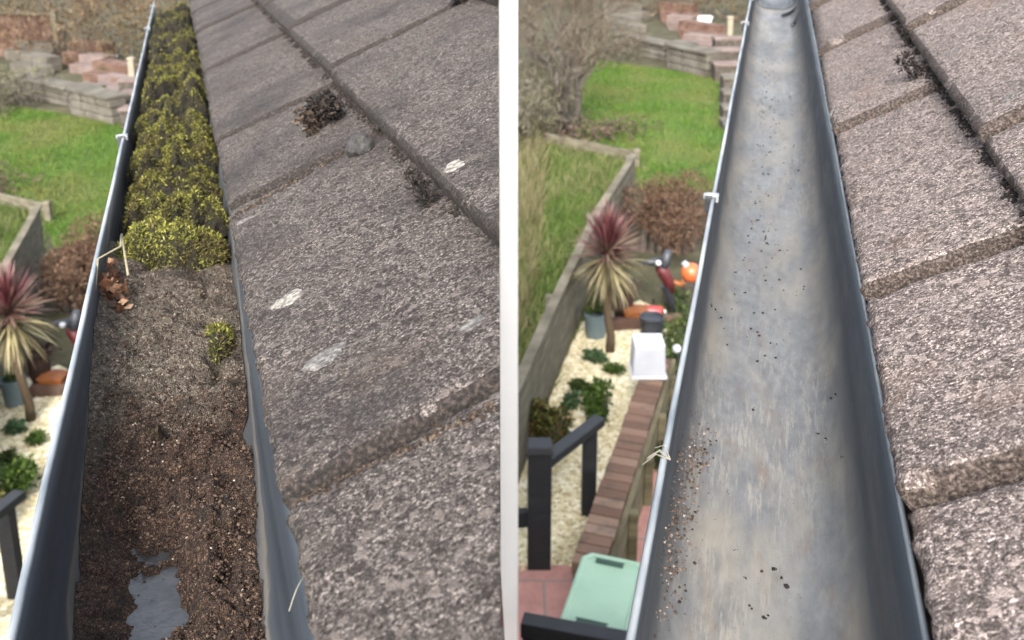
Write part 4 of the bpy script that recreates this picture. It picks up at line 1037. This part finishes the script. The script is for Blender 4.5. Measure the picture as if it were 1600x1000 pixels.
        c = G(x, y); shrub(nm, lb, 'plant', c, (px(c) * hw, px(c) * hw * .8, top(c, x, ytop) * .55), n, sz, M[mt], el)
    # --- black timber rail
    pn, pf = G(842, 884), G(919, 803)
    root = thing('black_railing', 'low black stained timber rail with stout posts beside the shrubs ' + where, 'railing', tuple(pn))
    hn, hf = top(pn, 842, 700), top(pf, 921, 668); qn, qf = px(pn) * 36, px(pf) * 22
    mb = MB(); mb.box(pn + np.array([0, 0, hn / 2]), (qn, qn * .8, hn), bev=.008); build('post', mb, M['black_wood'], root)
    mb = MB(); mb.box(pn + np.array([0, 0, hn + .012]), (qn * 1.18, qn, .04), bev=.008, taper=.8); build('post_cap', mb, M['black_wood'], root)
    mb = MB(); mb.box(pf + np.array([0, 0, hf / 2]), (qf, qf * .9, hf), bev=.006); build('post', mb, M['black_wood'], root)
    d = pf + np.array([0, 0, hf - .01]) - (pn + np.array([0, 0, hn - .11])); a = pn + np.array([qn * .3, qn * .4, hn - .11])
    mb = MB(); mb.beam(a, pf + np.array([.06, .06, hf + .012]), .075, .05, bev=.006); build('rail', mb, M['black_wood'], root)
    pl = pn + np.array([-.45, -.05, 0]); mb = MB(); mb.beam(pl + np.array([0, 0, hn * .42]), pn + np.array([-qn * .5, 0, hn * .42]), .05, .09, bev=.006); build('rail', mb, M['black_wood'], root)
    # --- terraces, walls and slabs at the far end
    root = thing('stone_retaining_wall', 'long pale grey stone retaining wall behind the lawn ' + where, 'wall', tuple(G(1050, 105)))
    for (xa, ya, xb, yb, yt) in ((960, 76, 1046, 96, 62), (1050, 106, 1114, 122, 78), (1048, 98, 1080, 104, 70)):
        a, b2 = G(xa, ya), G(xb, yb); hh = top((a + b2) / 2, 0, yt)
        d = (b2 - a) / np.linalg.norm(b2 - a); L_ = np.linalg.norm(b2 - a); k = 0; x = 0; rows = 3
        mb = MB()
        for r_ in range(rows):
            x = 0
            while x < L_:
                w_ = random.uniform(.3, .6); w_ = min(w_, L_ - x); zc = hh * (r_ + .5) / rows
                mb.beam(a + d * x + np.array([0, random.uniform(-.03, .03), zc]), a + d * (x + w_ - .015) + np.array([0, random.uniform(-.03, .03), zc]), .3, hh / rows - .015, bev=.02); x += w_ + .001
        build('stone_course', mb, M['stone'], root)
        mb = MB(); mb.beam(a + np.array([0, .02, hh + .03]), b2 + np.array([0, .02, hh + .03]), .42, .05, bev=.012); build('coping', mb, M['stone'], root)
    for k, (xa, ya, xb, yb, hh, mt, lb) in enumerate(((1072, 62, 1132, 72, .25, 'sleeper', 'red brown sleeper bed on the upper terrace'), (1050, 46, 1090, 50, .20, 'pink_slab', 'pale pink slab laid on the upper terrace'),
            (1078, 74, 1128, 80, .16, 'pink_slab', 'pinkish slab step in front of the sleeper bed'), (950, 28, 1010, 34, .25, 'stone', 'grey stone block row at the far left of the terraces'), (960, 44, 1000, 52, .2, 'stone', 'second grey stone block row nearer the lawn'), (1040, 34, 1090, 40, .3, 'sleeper', 'dark timber sleeper behind the pink slab'))):
        a, b2 = G(xa, ya), G(xb, yb); mb = MB(); mb.beam(a + np.array([0, 0, hh / 2]), b2 + np.array([0, 0, hh / 2]), .4, hh, bev=.02)
        mb.beam(a + np.array([0, .45, hh * .8]), b2 + np.array([0, .45, hh * .8]), .35, hh * 1.6, bev=.02)
        tag(build('terrace_block', mb, M[mt], origin=tuple((a + b2) / 2)), lb + ' ' + where, 'terrace edging', 'edging blocks of the terraces')
    p = G(1096, 40); root = thing('white_trough', 'small white trough standing on the upper terrace ' + where, 'trough', tuple(p)); q = px(p)
    mb = MB(); mb.box(p + np.array([0, 0, .13]), (q * 26, .25, .2), taper=1.15, bev=.02); build('body', mb, M['white_plastic'], root)
    mb = MB(); mb.box(p + np.array([0, 0, .235]), (q * 31, .31, .03), bev=.01); build('rim', mb, M['white_plastic'], root)
    P = blob_points(500, G(1118, 46, .2), (.5, .4, .25), .3, 4, z); V, i = leaves(P, .08, 2.2)
    tag(link_mesh('leafy_plant', V, i, M['shrub_g'], origin=tuple(G(1118, 46))), 'green leafy plant beside the white trough ' + where, 'plant')
    p = G(1138, 84); hh = top(p, 1138, 28); root = thing('timber_post', 'cream timber post at the end of the terraces ' + where, 'post', tuple(p)); mb = MB(); mb.box(p + np.array([0, 0, hh / 2]), (.11, .11, hh), bev=.008); build('shaft', mb, M['cream_wood'], root)
    mb = MB(); mb.box(p + np.array([0, 0, hh + .02]), (.15, .15, .04), bev=.008, taper=.7); build('cap', mb, M['cream_wood'], root)
    root = thing('garden_steps', 'flight of pinkish slab steps at the right of the lawn ' + where, 'steps', tuple(G(1138, 150)))
    for k, (y, mt) in enumerate(((205, 'stone'), (186, 'stone'), (166, 'stone'), (146, 'stone'), (128, 'pink_slab'), (108, 'pink_slab'), (92, 'pink_slab'))):
        p = G(1146, y); hh = .10 + .05 * k; q = px(p)
        mb = MB(); mb.box(p + np.array([0, .12, hh / 2]), (q * (34 if k < 4 else 60), .34, hh), bev=.012); build('riser', mb, M['bark'], root)
        mb = MB(); mb.box(p + np.array([0, .10, hh + .025]), (q * (36 if k < 4 else 64), .34, .05), bev=.012); build('tread', mb, M[mt], root)
    # --- brown hedges behind
    a, b2 = G(925, 22), G(1240, 40); hedge('brown_hedge', 'tall brown leafless hedge behind the terraces ' + where, 'hedge', a, b2, 2.2, 1.9, 9000, .11, M['brown_hedge'], 4)
    a, b2 = G(700, 6), G(960, 16); hedge('grey_brush', 'grey brown brushwood thicket at the far end ' + where, 'hedge', a, b2, 2.6, 1.7, 7000, .13, M['grey_hedge'], 6)
    a, b2 = G(855, 120), G(965, 82); hedge('dry_thicket', 'low dry thicket at the far left edge of the lawn ' + where, 'hedge', a, b2, 1.6, .55, 3500, .09, M['grey_hedge'], 5)
    if not Rt:
        p0, p1 = at(-40, 86, z), at(92, 92, z); root = thing('panel_fence', 'brown timber panel fence at the far end in the left garden', 'fence', tuple(p0))
        hh = 1.0; d = (p1 - p0) / np.linalg.norm(p1 - p0); L_ = np.linalg.norm(p1 - p0); mb = MB(); k = 0
        while k * .14 < L_ - .13: mb.beam(p0 + d * (k * .14) + np.array([0, .004 * (k % 2), hh / 2]), p0 + d * (k * .14 + .13) + np.array([0, .004 * (k % 2), hh / 2]), .02, hh, bev=.003); k += 1
        build('board_panel', mb, M['sleeper'], root)
        mb = MB(); mb.beam(p0 + np.array([0, -.02, hh + .03]), p1 + np.array([0, -.02, hh + .03]), .08, .05); build('coping', mb, M['fence_wood'], root)
        mb = MB(); mb.box(p1 + np.array([0, 0, hh / 2 + .06]), (.12, .12, hh + .12), bev=.008); build('post', mb, M['fence_wood'], root)
    # --- white tub (on the brick wall on the right, on a brick pier on the left)
    ct = .33
    p = G(1013, 588, ct); q = px(p); root = thing('white_tub', 'upturned white plastic tub on the end of the low brick wall ' + where, 'tub', tuple(p))
    hh = top(p, 1012, 530) - ct; ax = None
    mb = MB(); mb.box(p + np.array([0, .06, .012]), (q * 56, q * 52, .018), bev=.006); build('rim', mb, M['white_plastic'], root)
    mb = MB(); mb.box(p + np.array([0, .06, .02 + hh * .38]), (q * 51, q * 46, hh * .76), taper=.93, bev=.012); build('body', mb, M['milky'], root)
    mb = MB(); mb.box(p + np.array([0, .06, .02 + hh * .78]), (q * 47, q * 42, .02), bev=.008); build('base', mb, M['white_plastic'], root)
    # --- low brick wall with timber facing
    a, b2 = G(918, 882, ct), G(1022, 580, ct); d = (b2 - a) / np.linalg.norm(b2 - a); nr = np.array([d[1], -d[0], 0])
    if not Rt: a = b2 - d * .9
    L_ = np.linalg.norm(b2 - a); w_ = .165
    root = thing('brick_wall', 'low wall capped with worn red bricks and faced with mossy timber ' + where, 'wall', (a[0], a[1], z))
    mb = MB(); mb.beam(np.array([a[0], a[1], z + (ct - .075) / 2]), np.array([b2[0], b2[1], z + (ct - .075) / 2]) + d * .25, w_ - .02, ct - .075); build('core', mb, M['mortar'], root)
    mb = MB(); x = 0
    while x < L_ + .2:
        j = random.uniform(-.004, .004); mb.beam(a + d * x + nr * j - np.array([0, 0, .0375 - j * .6]), a + d * (x + .070) + nr * j - np.array([0, 0, .0375 - j * .4]), w_, .073, bev=.007); x += .080
    build('brick_cap', mb, M['cap_brick'], root)
    mb = MB(); o_ = nr * (w_ / 2 + .018)
    for q_, (zz, hh) in enumerate(((ct * .18, ct * .34), (ct * .53, ct * .33), (ct * .86, ct * .30))):
        zz -= .02; mb.beam(np.array([a[0], a[1], z + zz]) + o_, np.array([b2[0], b2[1], z + zz]) + o_ + d * .25, .03, hh, bev=.004)
    build('timber_facing', mb, M['green_wood'], root)
    mb = MB()
    for k in range(5):
        p = a + d * (L_ * k / 4.0) + o_ + nr * .035; mb.box((p[0], p[1], z + ct * .48), (.05, .05, ct * .9), bev=.004)
    build('timber_batten', mb, M['green_wood'], root)
    # --- small white ball on the wall side
    if Rt:
        p = G(1056, 575); zz = top(p, 1056, 545); root = thing('garden_light', 'small white globe garden light on a spike behind the wall in the right garden', 'garden light', tuple(p))
        r_ = px(p) * 7; mb = MB(); mb.lathe(p + np.array([0, 0, zz]), [(max(.0004, r_ * sin(pi * k / 10)), -r_ * cos(pi * k / 10)) for k in range(11)], 16); build('globe', mb, M['white_plastic'], root, smooth=True)
        mb = MB(); mb.tube([p, p + np.array([0, 0, zz - r_ * .9])], .012, 8); build('spike', mb, M['black'], root)
    return G, top, px
GL = garden('L')
G, top, px = garden('R')

# ------------------------------------------------------------------ right garden only
# strip of weeds on the right of the wall
P = [at(1040 - (y - 560) * .16 + random.gauss(6, 12), y, 0) + np.array([0, 0, random.random() * .12]) for y in np.linspace(470, 740, 1500)]
V, i = leaves(np.array(P), .05, 2.2, up=.8); kind(link_mesh('weeds', V, i, M['ivy']), 'stuff', 'dark green weeds growing behind the low brick wall', 'weeds')
pv = [G(790, 886), G(912, 886), G(960, 790), G(1010, 735), G(1120, 735), G(1120, 1200), G(700, 1200)]
sheet('paving', pv, 0, M['paving'], .012)
# recycling box with pale green lid
zt = .46
cs = [at(x, y, zt) for x, y in ((912, 868), (1012, 869), (985, 999), (868, 978))]
c0 = sum(cs) / 4; ux = (cs[1] - cs[0] + cs[2] - cs[3]) / 2; uy = (cs[0] - cs[3] + cs[1] - cs[2]) / 2
wx, wy = np.linalg.norm(ux), np.linalg.norm(uy); ex = ux / wx; ey = np.array([-ex[1], ex[0], 0]); shear = 0
ey2 = uy / wy; ex = np.array([ey2[1], -ey2[0], 0]); ax = np.column_stack([ex, ey2, [0, 0, 1]])
root = thing('recycling_box', 'pale green plastic recycling box with a lid and two slot handles', 'box', (c0[0], c0[1], 0))
mb = MB(); mb.box((c0[0], c0[1], (zt - .03) / 2), (wx * .84, wy * .88, zt - .03), ax, taper=1.06, bev=.015); build('body', mb, M['bin_green'], root)
def octo(hx, hy, ch, zz): return [np.array(c0 * [1, 1, 0]) + ax @ np.array([a, b, zz]) for a, b in ((-hx + ch, -hy), (hx - ch, -hy), (hx, -hy + ch), (hx, hy - ch), (hx - ch, hy), (-hx + ch, hy), (-hx, hy - ch), (-hx, -hy + ch))]
V = []; prof = [(0, zt - .045), (0, zt - .012), (-.006, zt - .004), (-.012, zt), (-.028, zt), (-.034, zt - .006), (-.04, zt - .006)]
for ins, zz in prof: V += octo(wx / 2 + ins, wy / 2 + ins, .04 + ins * .4, zz)
Fc = []
for r_ in range(len(prof) - 1):
    for k in range(8): Fc.append((r_ * 8 + k, r_ * 8 + (k + 1) % 8, (r_ + 1) * 8 + (k + 1) % 8, (r_ + 1) * 8 + k))
Fc.append(tuple((len(prof) - 1) * 8 + k for k in range(8))); Fc.append(tuple(range(8))[::-1])
link_mesh('lid', V, Fc, M['bin_green'], root)
for sy in (-1, 1):
    cc = np.array([c0[0], c0[1], 0]) + ax @ np.array([-wx * .06, sy * wy * .395, 0])
    mb = MB(); mb.box(cc + np.array([0, 0, zt - .0030]), (wx * .42, .030, .009), ax, bev=.002); build('handle_slot', mb, M['bin_slot'], root)
    mb = MB(); mb.beam(cc + ax @ np.array([-wx * .23, .017, zt - .001]), cc + ax @ np.array([wx * .23, .017, zt - .001]), .006, .008, bev=.002); build('handle_lip', mb, M['bin_green'], root)
# black rail along the bottom
a, b2 = at(816, 976, .62), at(1010, 1012, .62)
root = thing('black_railing', 'black timber handrail crossing below the recycling box', 'railing', (a[0], a[1], 0))
mb = MB(); mb.beam(a, b2, .07, .07, bev=.006); build('rail', mb, M['black_wood'], root)
for q in (.06, .94):
    p = a + (b2 - a) * q; mb = MB(); mb.box((p[0], p[1] - .01, .29), (.06, .06, .58), bev=.006); build('post', mb, M['black_wood'], root)

# bare tree at the far left of the right garden
def bare_tree(base, h, spread, label, r0=.09, nst=5):
    base = np.array(base); root = thing('bare_tree', label, 'tree', tuple(base)); tr = MB(); cr_ = MB()
    def grow(p, d, ln, r, lv):
        pts = [p]; q = p.copy(); dd = d.copy(); rad = [r]
        for k in range(4):
            dd = dd + np.array([random.gauss(0, .16), random.gauss(0, .16), random.gauss(.03, .10)]); dd /= np.linalg.norm(dd); q = q + dd * ln / 4; pts.append(q.copy()); rad.append(r * (1 - .13 * (k + 1)))
        (tr if lv < 2 else cr_).tube(pts, rad, 7 if lv < 2 else 4)
        if lv >= 5: return
        for _ in range(3 if lv < 4 else 4):
            i = random.choice((2, 3, 4)); nd = dd + np.array([random.gauss(0, .55), random.gauss(0, .55), random.gauss(.1, .35)]); nd /= np.linalg.norm(nd); grow(pts[i], nd, ln * random.uniform(.55, .8), max(rad[i] * .62, .004), lv + 1)
    for k in range(nst):
        a = 2 * pi * k / nst + random.uniform(-.4, .4); grow(base + np.array([cos(a), sin(a), 0]) * .12, np.array([cos(a) * spread, sin(a) * spread, 1.0]), h * random.uniform(.36, .5), r0 * random.uniform(.6, 1), 0)
    build('trunk', tr, M['bark'], root, smooth=True); build('crown', cr_, M['twig'], root)
bare_tree(G(882, 205), 2.6, .32, 'bare many stemmed tree at the left of the right garden', .07, 5)
bare_tree(G(830, 120), 3.0, .4, 'bare grey tree behind the many stemmed one, by the white dividing post', .06, 4)
hedge('dry_thicket', 'tall dry grasses and canes beside the white dividing post in the right garden', 'thicket', G(770, 250), G(860, 185), 1.2, .9, 5000, .13, M['grey_hedge'], 9)
